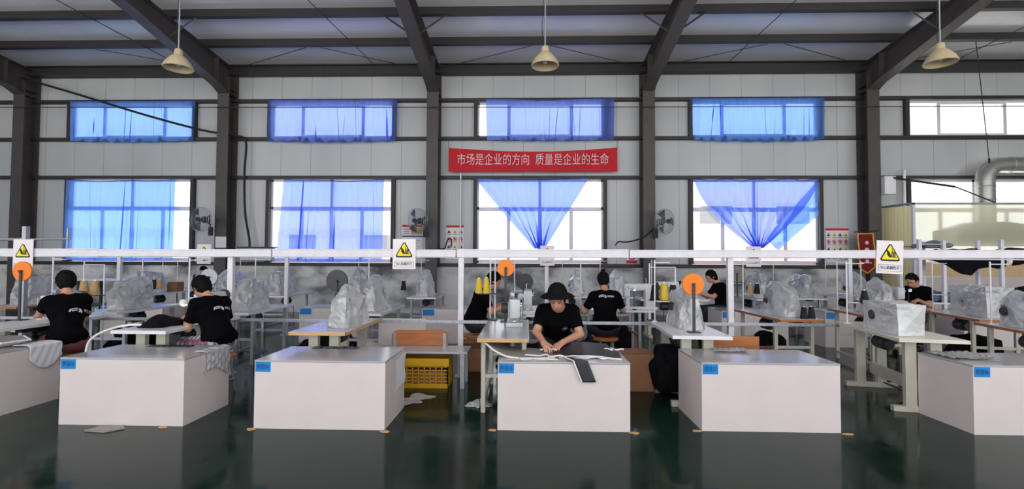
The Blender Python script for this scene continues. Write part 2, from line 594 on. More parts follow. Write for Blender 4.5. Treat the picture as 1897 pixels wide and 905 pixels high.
        me.loops.add(len(Q)*4); me.loops.foreach_set('vertex_index', Q.ravel())
        me.polygons.add(len(Q))
        me.polygons.foreach_set('loop_start', np.arange(0, len(Q)*4, 4))
        try: me.polygons.foreach_set('loop_total', np.full(len(Q), 4))
        except Exception: pass
        me.update(calc_edges=True); me.validate()
        me.polygons.foreach_set('use_smooth', [True]*len(me.polygons))
        return me

# ================================================================ THE SETTING
WY = 13.5                       # inner face of the window wall
XL, XR, YB = -19.0, 19.0, -3.5
COLX = [-14.2, -8.38, -2.57, 3.27, 9.17, 15.05]
def roof_z(y): return 6.98 + (WY - y)*.1
WIN = [(-13.05, -9.5), (-7.23, -3.78), (-1.38, 2.11), (4.55, 7.95), (10.38, 13.9)]

struct(MB().span(XL, XR, YB, WY+.1, -.1, 0).build('floor', 'floor'))
w = MB()
for z0, z1 in ((1.35, 3.72), (4.90, 5.90)):
    xs = [XL] + [x for p in WIN for x in p] + [XR]
    for a, b in zip(xs[0::2], xs[1::2]):
        w.span(a, b, WY, WY+.1, z0, z1)
for z0, z1 in ((3.72, 4.90), (5.90, 7.05)):
    w.span(XL, XR, WY, WY+.1, z0, z1)
struct(w.build('wall_back', 'wall'))
def dado(u, v):
    x = XL + (XR-XL)*u
    z = 1.35*v
    return Vector((x, WY-.07 + .012*math.sin(x*3.1+z*5)*math.sin(z*7), z))
dd = MB().grid(160, 8, dado)
dd.span(XL, XR, WY, WY+.1, 0, 1.35)
dd.span(XL, XR, WY-.08, WY, 1.30, 1.345)
struct(dd.build('wall_back_plinth', 'plaster'))
struct(MB().span(XL-.1, XL, YB, WY+.1, 0, 9.2).build('wall_left', 'wall'))
struct(MB().span(XR, XR+.1, YB, WY+.1, 0, 9.2).build('wall_right', 'wall'))
rf = MB()
rf.box((0, (YB+WY+.2)/2, roof_z((YB+WY+.2)/2)+.03), (XR-XL+.4, (WY+.2-YB)*math.sqrt(1.01), .06), rot=Matrix.Rotation(-math.atan(.1), 3, 'X'))
struct(rf.build('ceiling', 'roof'))

# steel frame
for i, x in enumerate(COLX):
    c = MB()
    c.span(x-.16, x+.16, 13.03, 13.05, 0, 6.5)
    c.span(x-.16, x+.16, 13.46, 13.48, 0, 6.9)
    c.span(x-.006, x+.006, 13.04, 13.47, 0, 6.85)
    for z in (1.35, 6.2):
        c.span(x-.15, x+.15, 13.05, 13.46, z-.006, z+.006)
    struct(c.build('trim_%d_column' % (i+1), 'steel'))
    r = MB()
    prof = [(13.47, 6.05), (13.0, 6.05), (12.75, 6.16), (9.84, 6.72), (6.0, 7.2), (-5.5, 8.35)]
    top = [(y, roof_z(y)-.2) for y in (-5.5, 13.47)]
    n = 8
    for (y0, z0), (y1, z1) in zip(prof, prof[1:]):
        mid = ((y0+y1)/2, (z0+z1)/2); L = math.hypot(y1-y0, z1-z0); a = math.atan2(z1-z0, y1-y0)
        r.box((x, mid[0], mid[1]), (.3, L+.01, .016), rot=Matrix.Rotation(a, 3, 'X'))
    ymid = (13.47-5.5)/2
    r.box((x, ymid, roof_z(ymid)-.21), (.3, 19.06, .016), rot=Matrix.Rotation(-math.atan(.1), 3, 'X'))
    web = prof + [top[0], top[1]]
    r.prism([(y, z) for y, z in web], -.005, .005, Matrix.Translation((x, 0, 0)) @ Matrix(((0, 0, 1, 0), (1, 0, 0, 0), (0, 1, 0, 0), (0, 0, 0, 1))))
    for y, zb in ((12.6, 6.2), (9.6, 6.76), (6.5, 7.14)):
        r.span(x-.14, x+.14, y-.006, y+.006, zb, roof_z(y)-.21)
    for y in (10.85, 8.35):
        for sgn in (-1, 1):
            r.tube([(x+sgn*.1, y, roof_z(y)-.62), (x+sgn*.75, y, roof_z(y)-.17)], .022, 4)
    struct(r.build('trim_%d_roof_beam' % (i+1), 'steel'))
for i, y in enumerate((12.1, 10.85, 9.6, 8.35, 7.1, 5.85, 4.6, 3.3)):
    p = MB(); z = roof_z(y)
    p.span(XL, XR, y-.005, y+.005, z-.19, z-.002)
    p.span(XL, XR, y-.07, y+.07, z-.2, z-.185)
    struct(p.build('trim_%d_purlin_beam' % (i+1), 'girt'))
e = MB()
e.span(XL, XR, 13.28, 13.29, 6.66, 6.94); e.span(XL, XR, 13.2, 13.44, 6.64, 6.66); e.span(XL, XR, 13.2, 13.44, 6.88, 6.9)
struct(e.build('trim_eaves_beam', 'girt'))
for i, z in enumerate((5.94, 4.86, 3.77, 1.34)):
    g = MB()
    g.span(XL, XR, 13.37, 13.5, z-.045, z-.035); g.span(XL, XR, 13.37, 13.5, z+.035, z+.045)
    g.span(XL, XR, 13.37, 13.38, z-.045, z+.045)
    struct(g.build('trim_%d_girt_beam' % (i+1), 'girt'))
k = 0
for a, b in WIN:
    for x in (a-.05, b+.05):
        for z0, z1 in ((1.39, 3.73), (4.9, 5.9)):
            k += 1
            struct(MB().span(x-.05, x+.05, 13.38, 13.5, z0, z1).build('trim_%d_window_jamb' % k, 'girt'))

# windows: white frames with panes
k = 0
for wi, (a, b) in enumerate(WIN):
    for lower in (1, 0):
        k += 1
        z0, z1 = (1.39, 3.72) if lower else (4.91, 5.89)
        root = struct(bpy.data.objects.new('window_%d' % k, None)); COL.objects.link(root)
        root.location = ((a+b)/2, WY+.05, z0)
        W, Hh = (b-a)/2, z1-z0
        f = MB()
        t = .045
        f.span(-W, W, -.03, .03, 0, t*1.3); f.span(-W, W, -.03, .03, Hh-t*1.3, Hh)
        f.span(-W, -W+t, -.03, .03, 0, Hh); f.span(W-t, W, -.03, .03, 0, Hh)
        s = MB()
        if lower:
            zt = 1.53
            f.span(-W, W, -.03, .03, zt-.035, zt+.035)
            f.span(-.04, .04, -.03, .03, zt, Hh)
            for x, dy in ((-W/2, .012), (0, -.012), (W/2, .012)):
                f.span(x-.05, x+.05, -.02+dy, .02+dy, t, zt)
            for q in range(4):
                x0 = -W + W/2*q
                s.span(x0+.05, x0+W/2-.05, -.022, .022, .05, .1); s.span(x0+.05, x0+W/2-.05, -.022, .022, zt-.08, zt-.03)
        else:
            for x in (-W/2, W/2):
                f.span(x-.045, x+.045, -.025, .025, 0, Hh)
            s.span(-W/2+.03, W/2-.03, -.02, .02, .05, .09); s.span(-W/2+.03, W/2-.03, -.02, .02, Hh-.09, Hh-.05)
        f.build('window_frame', 'pvc', root); s.build('window_sash', 'pvc', root)
        MB().span(-W+.02, W-.02, -.003, .003, .03, Hh-.03).build('window_pane', 'glass', root)

# what stands outside the windows, and a bounce yard behind the camera
struct(MB().span(-60, 60, WY+.15, 70, -.25, -.15).build('exterior_ground', 'asphalt'))
struct(MB().span(-60, 60, -60, YB, -.25, -.05).build('exterior_bounce_yard', 'asphalt'))  # unseen pale yard behind the camera, added to throw light up onto the ceiling
def outside_block(label, x, y, wd, hg, low, mats, nwin):
    t = thing('building', label, 'building', (x, y, -.15))
    MB().span(-wd/2, wd/2, 0, 6, low, hg).build('upper_wall', mats[0], t)
    MB().span(-wd/2, wd/2, -.03, 6.03, 0, low).build('lower_wall', mats[1], t)
    MB().span(-wd/2-.2, wd/2+.2, -.25, 6.25, hg, hg+.15).build('roof_slab', 'exterior', t)
    for i in range(nwin):
        xx = -wd/2 + (i+.5)*wd/nwin
        fr = MB(); fr.span(xx-.95, xx+.95, -.06, .02, low+.9, low+2.0)
        fo = fr.build('window_frame', 'brightwhite', t)
        MB().span(xx-.85, xx+.85, -.075, -.05, low+.98, low+1.92).build('window_pane', 'greyink', fo)
    return t
outside_block('pale factory block with pink lower wall seen through the windows beside the swagged blue curtain', 12.0, 26.0, 16, 5.2, 2.6, ('exterior', 'pinkwall'), 4)
outside_block('pale low block seen past the edge of the square blue curtain near the wall fan', -14.0, 30.0, 14, 5.0, 1.2, ('exterior', 'exterior'), 3)

# ================================================================ CURTAINS, BANNER, SIGNS, FANS, LAMPS
def sheet(name, mat, parent, fn, nu=70, nv=24):
    return MB().grid(nu, nv, fn).build(name, mat, parent, smooth=True)

CY = 13.34
def plain_curtain(label, x0, x1, z0, z1, seed, sag=.05, hang=.04, skew=0., folds=9, mat='curtain', topx=None):
    rg = random.Random(seed)
    ph = [rg.random()*6.28 for _ in range(6)]
    fr = [folds*(.6+rg.random()*.9) for _ in range(3)]
    t = thing('curtain', label, 'curtain', ((x0+x1)/2, CY, z0))
    W = x1-x0; H = z1-z0
    tx0, tx1 = topx or (x0, x1)
    crease = [(rg.random(), rg.uniform(.006, .013), rg.uniform(-.03, .03), rg.uniform(1.25, 2.1), rg.uniform(-.3, .6)) for _ in range(int(folds*1.3))]
    def fn(u, v):
        uu = u + .012*math.sin(u*17+ph[0])*(1-v)
        yo = 0.
        for c, wd, sl, st, fade in crease:          # pleats where the cloth doubles back on itself
            tt = (u - c - sl*(1-v))/wd
            if abs(tt) < 4:
                g = math.exp(-tt*tt)*min(1, max(0, .35 + fade + (1-v)))
                uu -= st*wd*tt*g; yo += .007*tt*g
        x = (x0*(1-v)+tx0*v)*(1-uu) + (x1*(1-v)+tx1*v)*uu
        d = sum(math.sin(uu*6.28*f + p + .6*math.sin(v*2+p)) for f, p in zip(fr, ph))/3
        sharp = math.copysign(abs(d)**1.4, d)
        y = .026*sharp*(.55+.45*(1-v)) + yo
        top = z1 - sag*math.sin(u*PI)**1.0*(.7+.3*math.sin(u*9+ph[3])) 
        bot = z0 - hang*math.sin(u*PI) + .012*math.sin(u*40+ph[4]) + skew*u
        return Vector((x-(x0+x1)/2, y, bot*(1-v)+top*v - z0))
    sheet('cloth', mat, t, fn, 260, 18)
    hb = []
    for i in range(25):
        p = fn(i/24, 1.0); hb.append(p)
    MB().tube(hb, .008, 6).build('hem_cord', 'navy', t)
    return t
plain_curtain('sheer blue cloth over the upper window above the wide square blue curtain', -13.02, -9.37, 4.80, 5.95, 1, sag=.02)
plain_curtain('sheer blue cloth over the upper window above the narrow centred curtain', -7.30, -3.62, 4.78, 5.96, 2, sag=.0, mat='curtain2')
plain_curtain('blue cloth over the upper window above the red banner', -1.15, 2.40, 4.80, 5.96, 3, sag=.06, mat='curtain2', hang=.03)
plain_curtain('blue cloth over the upper window above the double swagged curtain', 4.50, 8.10, 4.78, 5.95, 4, sag=.01)
plain_curtain('wide square blue curtain on the lower window beside the wall fan, reaching one window edge', -13.08, -9.95, 1.42, 3.70, 5, sag=.08, hang=.02, skew=.04, folds=10, topx=(-13.05, -9.9))
plain_curtain('square pleated blue curtain leaving white strips at both sides of the lower window', -6.95, -4.00, 1.46, 3.70, 6, sag=.06, hang=.06, folds=13, mat='curtain2', topx=(-6.8, -3.97))

t = thing('curtain', 'blue curtain gathered to a single point under the red banner', 'curtain', (0, CY, 1.8))
def gather(u, v):
    a = -1.42 + (.22+1.42)*(1-v)**1.05
    b = 1.70 + (.50-1.70)*(1-v)**1.02
    x = a*(1-u) + b*u + (.030*math.sin(u*6.28*7+.7)+.022*math.sin(u*6.28*11))*(1.1-v)*min(1, 8*u, 8*(1-u))
    amp = .03 + .07*(1-v)
    y = amp*math.sin(u*6.28*8 + .5*math.sin(v*4)) * (.4+.6*(1-v))
    top = 3.74 - .05*math.sin(u*PI)
    z = 1.80 + (top-1.80)*v + .06*(1-v)*math.sin(u*PI*3)*(v)
    return Vector((x, y, z-1.8))
sheet('cloth', 'curtain2', t, gather, 200, 40)
MB().tube([gather(i/24, 1) for i in range(25)], .01, 6).build('hem_cord', 'navy', t)

t = thing('curtain', 'double blue curtain swagged to a point with a loose hanging corner', 'curtain', (6.2, CY, 1.8))
def swagL(u, v):     # panel between one window edge and the centre
    a = 4.58 + 1.58*(1-v)**1.6
    b = 6.26 + .05*(1-v)
    x = a*(1-u) + b*u + (.045*math.sin(u*6.28*4+.7)+.03*math.sin(u*6.28*7))*(1.1-v)*min(1, 8*u, 8*(1-u))
    y = (.02+.06*(1-v))*math.sin(u*6.28*4+1+v)
    z = 1.84 + (3.72 - .06*math.sin(u*PI*2)**2 - 1.84)*v
    return Vector((x-6.2, y, z-1.8))
def swagR(u, v):
    b = 7.88 - 1.5*(1-v)**1.6
    a = 6.24 + .02*(1-v)
    x = a*(1-u) + b*u + (.045*math.sin(u*6.28*4+2.)+.03*math.sin(u*6.28*6))*(1.1-v)*min(1, 8*u, 8*(1-u))
    y = -.03 + (.02+.07*(1-v))*math.sin(u*6.28*4+2)
    z = 1.84 + (3.72 - .06*math.sin(u*PI*2)**2 - 1.84)*v - .3*math.sin(PI*u)*(1-v)*v
    return Vector((x-6.2, y, z-1.8))
sheet('cloth', 'curtain2', t, swagL, 120, 30)
sheet('cloth', 'curtain2', t, swagR, 120, 30)
def corner(u, v):
    p = Vector((7.92, 0, 3.70))*(1-u)*v + Vector((7.92, 0, 2.75))*u*v
    lowa = Vector((6.5, 0, 2.1)); lowb = Vector((6.82, 0, 1.78))
    q = p + (lowa*(1-u)+lowb*u)*(1-v)
    return Vector((q.x-6.2, .06+.015*math.sin(u*12), q.z-1.8))
sheet('loose_corner', 'curtain', t, corner, 24, 24)
MB().tube([swagL(i/12, 1) for i in range(13)] + [swagR(i/12, 1) for i in range(13)], .01, 6).build('hem_cord', 'navy', t)

# red banner
t = thing('banner', 'red cloth banner with one line of pale lettering above the gathered curtain', 'banner', (.155, 13.3, 4.24))
def bn(u, v):
    x = -2.32 + 4.64*u
    s = .11*math.sin(u*PI)
    top = .335 - s*1.0; bot = -.33
    return Vector((x, .012*math.sin(u*23)+.008*math.sin(u*7+v*3), bot + (top-bot)*v))
sheet('cloth', 'red', t, bn, 60, 8)
text('lettering', '市场是企业的方向  质量是企业的生命', .34, (.0, -.035, -.02), 'pinkink', t, .003, 1.0, fit=4.15)
for sx in (-2.32, 2.32):
    MB().tube([(sx, 0, .33), (sx*1.01, .08, .59)], .006, 5).build('tie_cord', 'ink', t)

def tri(mb, cx, cz, w, h, y0, y1):
    mb.prism([(cx-w/2, cz-h/2), (cx+w/2, cz-h/2), (cx, cz+h/2)], y0, y1, Matrix(((1, 0, 0, 0), (0, 0, 1, 0), (0, 1, 0, 0), (0, 0, 0, 1))))

def round_tri(w, h, r, n=5):
    P = [(-w/2, -h/2), (w/2, -h/2), (0, h/2)]
    out = []
    for i in range(3):
        p = Vector(P[i]); a = (Vector(P[i-1])-p).normalized(); b = (Vector(P[(i+1) % 3])-p).normalized()
        bis = (a+b).normalized(); half = a.angle(bis)
        c = p + bis*(r/math.sin(half)); d0 = (p + a*(r/math.tan(half))) - c; d1 = (p + b*(r/math.tan(half))) - c
        a0 = math.atan2(d0.y, d0.x); a1 = math.atan2(d1.y, d1.x)
        while a1 < a0: a1 += 2*PI
        out += [(c.x + r*math.cos(a0+(a1-a0)*k/n), c.y + r*math.sin(a0+(a1-a0)*k/n)) for k in range(n+1)]
    return out
UPR = Matrix(((1, 0, 0, 0), (0, 0, 1, 0), (0, 1, 0, 0), (0, 0, 0, 1)))   # (x, y, z) of a prism -> (x, depth, up)

def warning_sign(label, x, y, z, w, h, rz=0., tilt=0., group=None):
    t = thing('warning_sign', label, 'sign', (x, y, z), rz, group)
    t.rotation_euler = (0, tilt, rz)
    MB().box((0, 0, 0), (w, .008, h), .002).build('sign_board', 'signwhite', t)
    s = w/.30
    tm = Matrix.Translation((0, 0, .065*s*(h/w)/1.3))
    MB().prism(round_tri(.245*s, .215*s, .02*s), -.0075, -.003, tm @ UPR).build('triangle_border', 'ink', t)
    MB().prism([(px*.80, py*.80-.004*s) for px, py in round_tri(.245*s, .215*s, .012*s)], -.009, -.005, tm @ UPR).build('triangle_panel', 'yellow', t)
    # pictogram: a hand over a toothed wheel
    pk = MB()
    def poly(pts): pk.prism([(a*s, b*s) for a, b in pts], -.0105, -.006, tm @ UPR)
    poly([(-.05, .018), (-.038, .028), (-.004, -.012), (.012, -.06), (-.004, -.068), (-.02, -.04), (-.03, -.03)])
    poly([(-.038, -.028), (-.026, -.02), (-.008, -.058), (-.018, -.06)])
    for a0, dx in ((.008, .0), (.026, .0), (.042, .0)):
        poly([(a0, -.058), (a0+.012, -.06), (a0+.02+dx, .0), (a0+.01+dx, .008)])
    poly([(.016, -.066), (.075, -.066), (.075, -.058), (.016, -.058)])
    poly([(.016, .04), (.022, .042), (.024, -.01), (.018, -.02)])
    pk.build('pictogram', 'ink', t)
    zb = -h*.5 + .068*s*(h/w)/1.3
    fr = MB()
    bw, bh, bt = .25*s, .075*s, .003*s
    for zz in (-bh/2, bh/2): fr.box((0, -.006, zb+zz), (bw, .004, bt))
    for xx in (-bw/2, bw/2): fr.box((xx, -.006, zb), (bt, .004, bh))
    fr.build('caption_border', 'greyink', t)
    text('caption', '当心机械伤手', .045*s, (0, -.0065, zb), 'ink', t, .001, 1., fit=bw*.86)
    return t

# pendant lamps
def lamp(label, x, y, z):
    t = thing('pendant_lamp', label, 'lamp', (x, y, z), 0, 'bell lamps hanging from the roof')
    MB().lathe([(.205, 0), (.212, .012), (.205, .03), (.17, .10), (.11, .175), (.062, .215), (.056, .213), (.104, .168), (.162, .095), (.197, .028), (.203, .004), (.205, 0)], 40).build('lamp_shade', 'lampshade', t, smooth=True)
    MB().lathe([(.0, .2), (.058, .205), (.062, .25), (.05, .3), (.018, .315), (0, .315)], 20).build('lamp_cap', 'lampshade', t, smooth=True)
    MB().lathe([(0, .035), (.03, .045), (.042, .08), (.032, .13), (.02, .16), (.02, .21), (0, .21)], 16).build('bulb', 'brightwhite', t, smooth=True)
    L = roof_z(y) - z
    MB().tube([(0, 0, .31), (0, 0, L)], .011, 8).build('hanging_rod', 'galv', t)
    MB().tube([(-.03, 0, .30), (-.05, 0, .6), (-.012, 0, 1.2), (-.012, 0, L)], .005, 6).build('cable', 'ink', t)
    return t
lamp('cream bell lamp hanging above the red banner', .27, 7.3, 4.43)
lamp('cream bell lamp hanging above the square blue curtain beside the sloping black cable', -5.42, 7.3, 4.43)
lamp('cream bell lamp hanging above the silver duct and the glowing booth', 6.12, 7.3, 4.43)

# wall fans
def fan(label, x, y, z, rz, tiltx=0.):
    t = thing('wall_fan', label, 'fan', (x, y, z), 0, 'wall fans on the steel columns')
    t.rotation_euler = (tiltx, 0, rz)
    R = .33
    g = MB()
    g.ring((0, -.19, 0), R, .007, 'Y', 40, 5); g.ring((0, -.26, 0), R*.95, .004, 'Y', 40, 4); g.ring((0, -.10, 0), R*.9, .004, 'Y', 40, 4)
    for q in (.3, .5, .7, .85): g.ring((0, -.19-.11*(1-q*q), 0), R*q, .0025, 'Y', 32, 4)
    g.build('guard_ring', 'galv', t)
    w_ = MB()
    for k in range(36):
        a = 2*PI*k/36; c, s = math.cos(a), math.sin(a)
        w_.tube([(R*.18*c, -.30, R*.18*s), (R*.6*c, -.27, R*.6*s), (R*c, -.19, R*s), (R*.7*c, -.10, R*.7*s), (R*.3*c, -.07, R*.3*s)], .0022, 3)
    w_.build('wire_guard', 'galv', t)
    for k in range(3):
        b = MB()
        def bl(u, v, k=k):
            a = 2*PI*k/3 + (-.35+.75*u)*(.6+.5*v); r = .05+.25*v
            return Vector((r*math.cos(a), -.20+.05*(u-.5), r*math.sin(a)))
        b.grid(6, 8, bl)
        solid(b.build('blade', 'dark', t, smooth=True), .004)
    MB().cyl((0, -.04, 0), .085, .18, 'Y', 24, .02).cyl((0, -.2, 0), .045, .08, 'Y', 20, .01).build('motor', 'dark', t, smooth=True)
    MB().cyl((0, -.30, 0), .06, .012, 'Y', 24).build('guard_badge', 'dark', t)
    MB().tube([(0, .03, -.02), (0, .10, -.12), (0, .12, -.3)], [.03, .025, .022], 10).build('bracket_arm', 'dark', t)
    MB().span(-.06, .06, .10, .15, -.42, -.18, .006).build('bracket_plate', 'dark', t)
    return t
fan('grey wire fan on the column beside the wide square curtain', -8.62, 12.83, 2.52, rad(-12))
fan('grey wire fan on the column beside the safety posters', -2.78, 12.83, 2.5, rad(-32))
fan('grey wire fan on the column between the two swagged curtains', 3.48, 12.83, 2.5, rad(31))
def cord(name, label, cat, pts, r, mat, group=None, n=8):
    P = [Vector(p) for p in pts]; out = []
    for i in range(len(P)-1):
        p0, p1, p2, p3 = P[max(i-1, 0)], P[i], P[i+1], P[min(i+2, len(P)-1)]
        for k in range(n):
            s = k/n
            out.append(.5*((2*p1) + (p2-p0)*s + (2*p0-5*p1+4*p2-p3)*s*s + (3*p1-p0-3*p2+p3)*s**3))
    out.append(P[-1])
    o = MB().tube(out, r, 8).build(name, mat, smooth=True)
    return tag(o, label, cat, group)
cord('power_cord', 'black cord curling from the fan between the two swagged curtains', 'cord', [(3.36, 13.0, 2.33), (3.1, 13.0, 2.1), (2.7, 13.0, 1.98), (2.45, 13.0, 1.98), (2.36, 13.0, 1.88)], .018, 'ink')
cord('power_cord', 'short black hooked cord beside the column with posters', 'cord', [(-2.42, 13.44, 1.78), (-2.28, 13.48, 1.80), (-2.2, 13.485, 2.03), (-2.1, 13.485, 2.05), (-2.1, 13.485, 1.83)], .018, 'ink')
cord('cable', 'black cable sloping from the roof frame down past the wall to a grey box', 'cable', [(-14.0, 12.9, 6.45), (-12.5, 12.95, 6.02), (-10.5, 13.0, 5.42), (-8.9, 13.0, 5.0), (-8.1, 13.2, 4.9), (-7.88, 13.3, 4.75), (-7.9, 13.3, 3.9), (-7.86, 13.3, 2.8), (-7.72, 13.3, 2.0), (-7.72, 13.3, 1.75)], .03, 'ink')
cord('guy_wire', 'thin steel wire stretched level across all the columns near the upper windows', 'wire', [(XL+.01, 12.98, 5.68), (0, 12.98, 5.60), (XR-.01, 12.98, 5.56)], .012, 'girt')
for a, b in (((-8.2, 13.1, 6.72), (-5.7, 12.15, 6.90)), ((-2.9, 13.1, 6.70), (-5.3, 12.15, 6.90)), ((-2.4, 13.1, 6.72), (.1, 12.15, 6.90)), ((3.1, 13.1, 6.72), (.6, 12.15, 6.90)),
             ((3.5, 13.1, 6.72), (6.0, 12.15, 6.90)), ((9.0, 13.1, 6.72), (6.4, 12.15, 6.9)), ((9.3, 13.1, 6.72), (11.9, 12.15, 6.9)), ((-8.5, 13.1, 6.72), (-11.2, 12.15, 6.9))):
    tag(MB().tube([a, b], .009, 6).build('tie_rod', 'girt'), 'thin slanting steel tie rod under the roof sheet above the eaves', 'rod', 'slanting tie rods under the roof')
for x0, x1 in ((-11.0, -9.6), (-5.4, -4.2), (6.2, 5.4), (12.3, 11.3)):
    pts = [(x0+(x1-x0)*q, 7+6*(q), roof_z(7+6*q)-.22) for q in (0, 1)]
    tag(MB().tube(pts, .01, 6).build('tie_rod', 'girt'), 'long thin steel rod running down the roof between two roof beams', 'rod', 'long rods under the roof sheet')
for x, zt, zb in ((11.0, 6.93, 3.95), (12.55, 6.93, 3.95)):
    pts = [(x, 12.1, zt), (x+.1+.15*(x < 12), 12.1, zb)]
    o = MB().tube(pts, .01, 5).box((pts[1][0], 12.1, zb), (.03, .03, .12)).build('pull_cord', 'ink')
    tag(o, 'thin dark cord hanging across the bare upper window, ' + ('nearer the wide column' if x < 12 else 'straight above the duct elbow'), 'cord')

# ================================================================ WHITE BOXES OF THE FRONT ROW
def white_box(label, x0, x1, y0, y1, h, text_=None, group=None, lx=.0, card=(.135, .085)):
    t = thing('work_box', label, 'box', ((x0+x1)/2, (y0+y1)/2, 0), 0, group)
    W, D = (x1-x0)/2, (y1-y0)/2; b = .018
    MB().span(-W, W, -D, -D+b, 0, h-b, .002).build('front_panel', 'boxwhite', t)
    MB().span(-W, W, D-b, D, 0, h-b, .002).build('back_panel', 'boxwhite', t)
    MB().span(-W, -W+b, -D+b, D-b, 0, h-b, .002).build('side_panel', 'boxwhite', t)
    MB().span(W-b, W, -D+b, D-b, 0, h-b, .002).build('side_panel', 'boxwhite', t)
    MB().span(-W-.002, W+.002, -D-.002, D+.002, h-b, h, .003).build('top_panel', 'boxtop', t)
    if text_:
        c = MB().span(-W+.008+lx, -W+.008+lx+card[0], -D-.003, -D+.001, h-.018-card[1], h-.018).build('label_card', 'label', t)
        c['label'] = 'blue label card with dark lettering'
        text('lettering', text_, card[1]*.62, (-W+.008+lx+card[0]/2, -D-.004, h-.018-card[1]/2), 'navy', c, .0006, fit=card[0]*.82)
    return t
BX = {}
BX['0'] = white_box('white box cut off by the picture edge, below the worker reaching to an orange disc', -6.1, -4.96, 4.36, 5.06, .6)
BX['3'] = white_box('white box numbered 03 with a clear bag hanging from its corner', -4.19, -3.05, 4.28, 4.94, .6, '拼接03')
BX['4'] = white_box('white box numbered 04 with a paper stuck on its side', -2.40, -1.235, 4.26, 4.94, .6, '拼接04')
BX['5'] = white_box('white box labelled 05 under black mats, before the woman in the black hat', -.25, .91, 4.31, 4.93, .6, '拼接05')
BX['7'] = white_box('white box labelled 07 in front of the table with the large orange disc', 1.55, 2.75, 4.37, 5.03, .6, '拼接07')
BX['6'] = white_box('white box labelled 06 standing against the cream table with a bagged machine', 3.89, 5.06, 4.38, 4.98, .6, '拼接06', lx=.0)

# ================================================================ RACKS, TABLES, MACHINES
def trunking_rack(label, y, x0, x1, posts, joints, zr, low, slope=0.0, d=.1):
    t = thing('trunking_rack', label, 'rack', (0, y, 0))
    xs = [x0] + joints + [x1]
    for i, (a, b) in enumerate(zip(xs, xs[1:])):
        m = MB(); za, zb = zr + slope*a, zr + slope*b
        L = math.hypot(b-a, zb-za); ang = -math.atan2(zb-za, b-a)
        R = Matrix.Rotation(ang, 3, 'Y')
        dz = .006 if i % 2 else 0
        m.box(((a+b)/2, -.012*(i % 2), (za+zb)/2+.05), (L-.012, d, .098-dz), .004, R)
        m.box(((a+b)/2, -.012*(i % 2), (za+zb)/2+.099-dz), (L-.02, d+.014, .012), .002, R)
        m.build('trunking', 'railwhite', t)
    for x in posts:
        MB().span(x-.035, x+.035, -.03, .03, .012, zr+slope*x, .004).span(x-.07, x+.07, -.07, .07, 0, .012).build('post', 'railwhite', t)
    if low:
        m = MB()
        for a, b in low:
            m.span(a, b, -.055, -.03, .68, .72, .003)
        m.build('lower_bar', 'galv', t)
    return t
trunking_rack('long white cable trunking on posts behind the first row of tables', 6.25, -7.6, 7.4, [-7.45, -3.86, -.84, 2.58, 6.7], [-5.6, -3.3, -1.45, -.9, 1.3, 4.6], 1.525, [(-7.4, 3.9)], .003)
trunking_rack('white cable trunking on thin posts farther back, near the window wall', 9.45, -10.5, 6.7, [-8.1, -4.72, .39, 6.15], [-6.0, -2.0, 2.4, 5.0], 1.53, None, .003, .09)
warning_sign('large warning sign on the trunking in front of the column with safety posters', -1.565, 6.175, 1.56, .295, .385, 0, 0)
warning_sign('large warning sign tilted a little on the trunking beside the glowing booth', 4.51, 6.175, 1.55, .325, .41, 0, .04)
warning_sign('warning sign on the trunking above the orange disc at the picture edge', -6.60, 6.18, 1.52, .27, .42, 0, 0)
for x, lab in ((-6.35, 'small warning sign far back below the fan next to the wide square curtain'), (.40, 'small warning sign far back below the point of the gathered curtain'), (4.32, 'small warning sign far back below the double swagged curtain')):
    warning_sign(lab, x, 9.385, 1.575, .275, .385)

# tube frame at the picture edge
t = thing('tube_frame', 'grey tube frame standing behind the worker by the orange disc', 'rack', (-6.90, 6.5, 0))
MB().span(-.04, .015, -.03, .03, 0, 1.92).build('upright', 'galv', t)
m = MB(); m.tube([(-1.8, 0, 1.74), (.02, 0, 1.74)], .022); m.tube([(.0, 0, 1.74), (.62, 0, 1.75)], .014); m.tube([(.58, 0, 1.55), (.58, 0, 1.9)], .014)
m.build('cross_tube', 'galv', t)

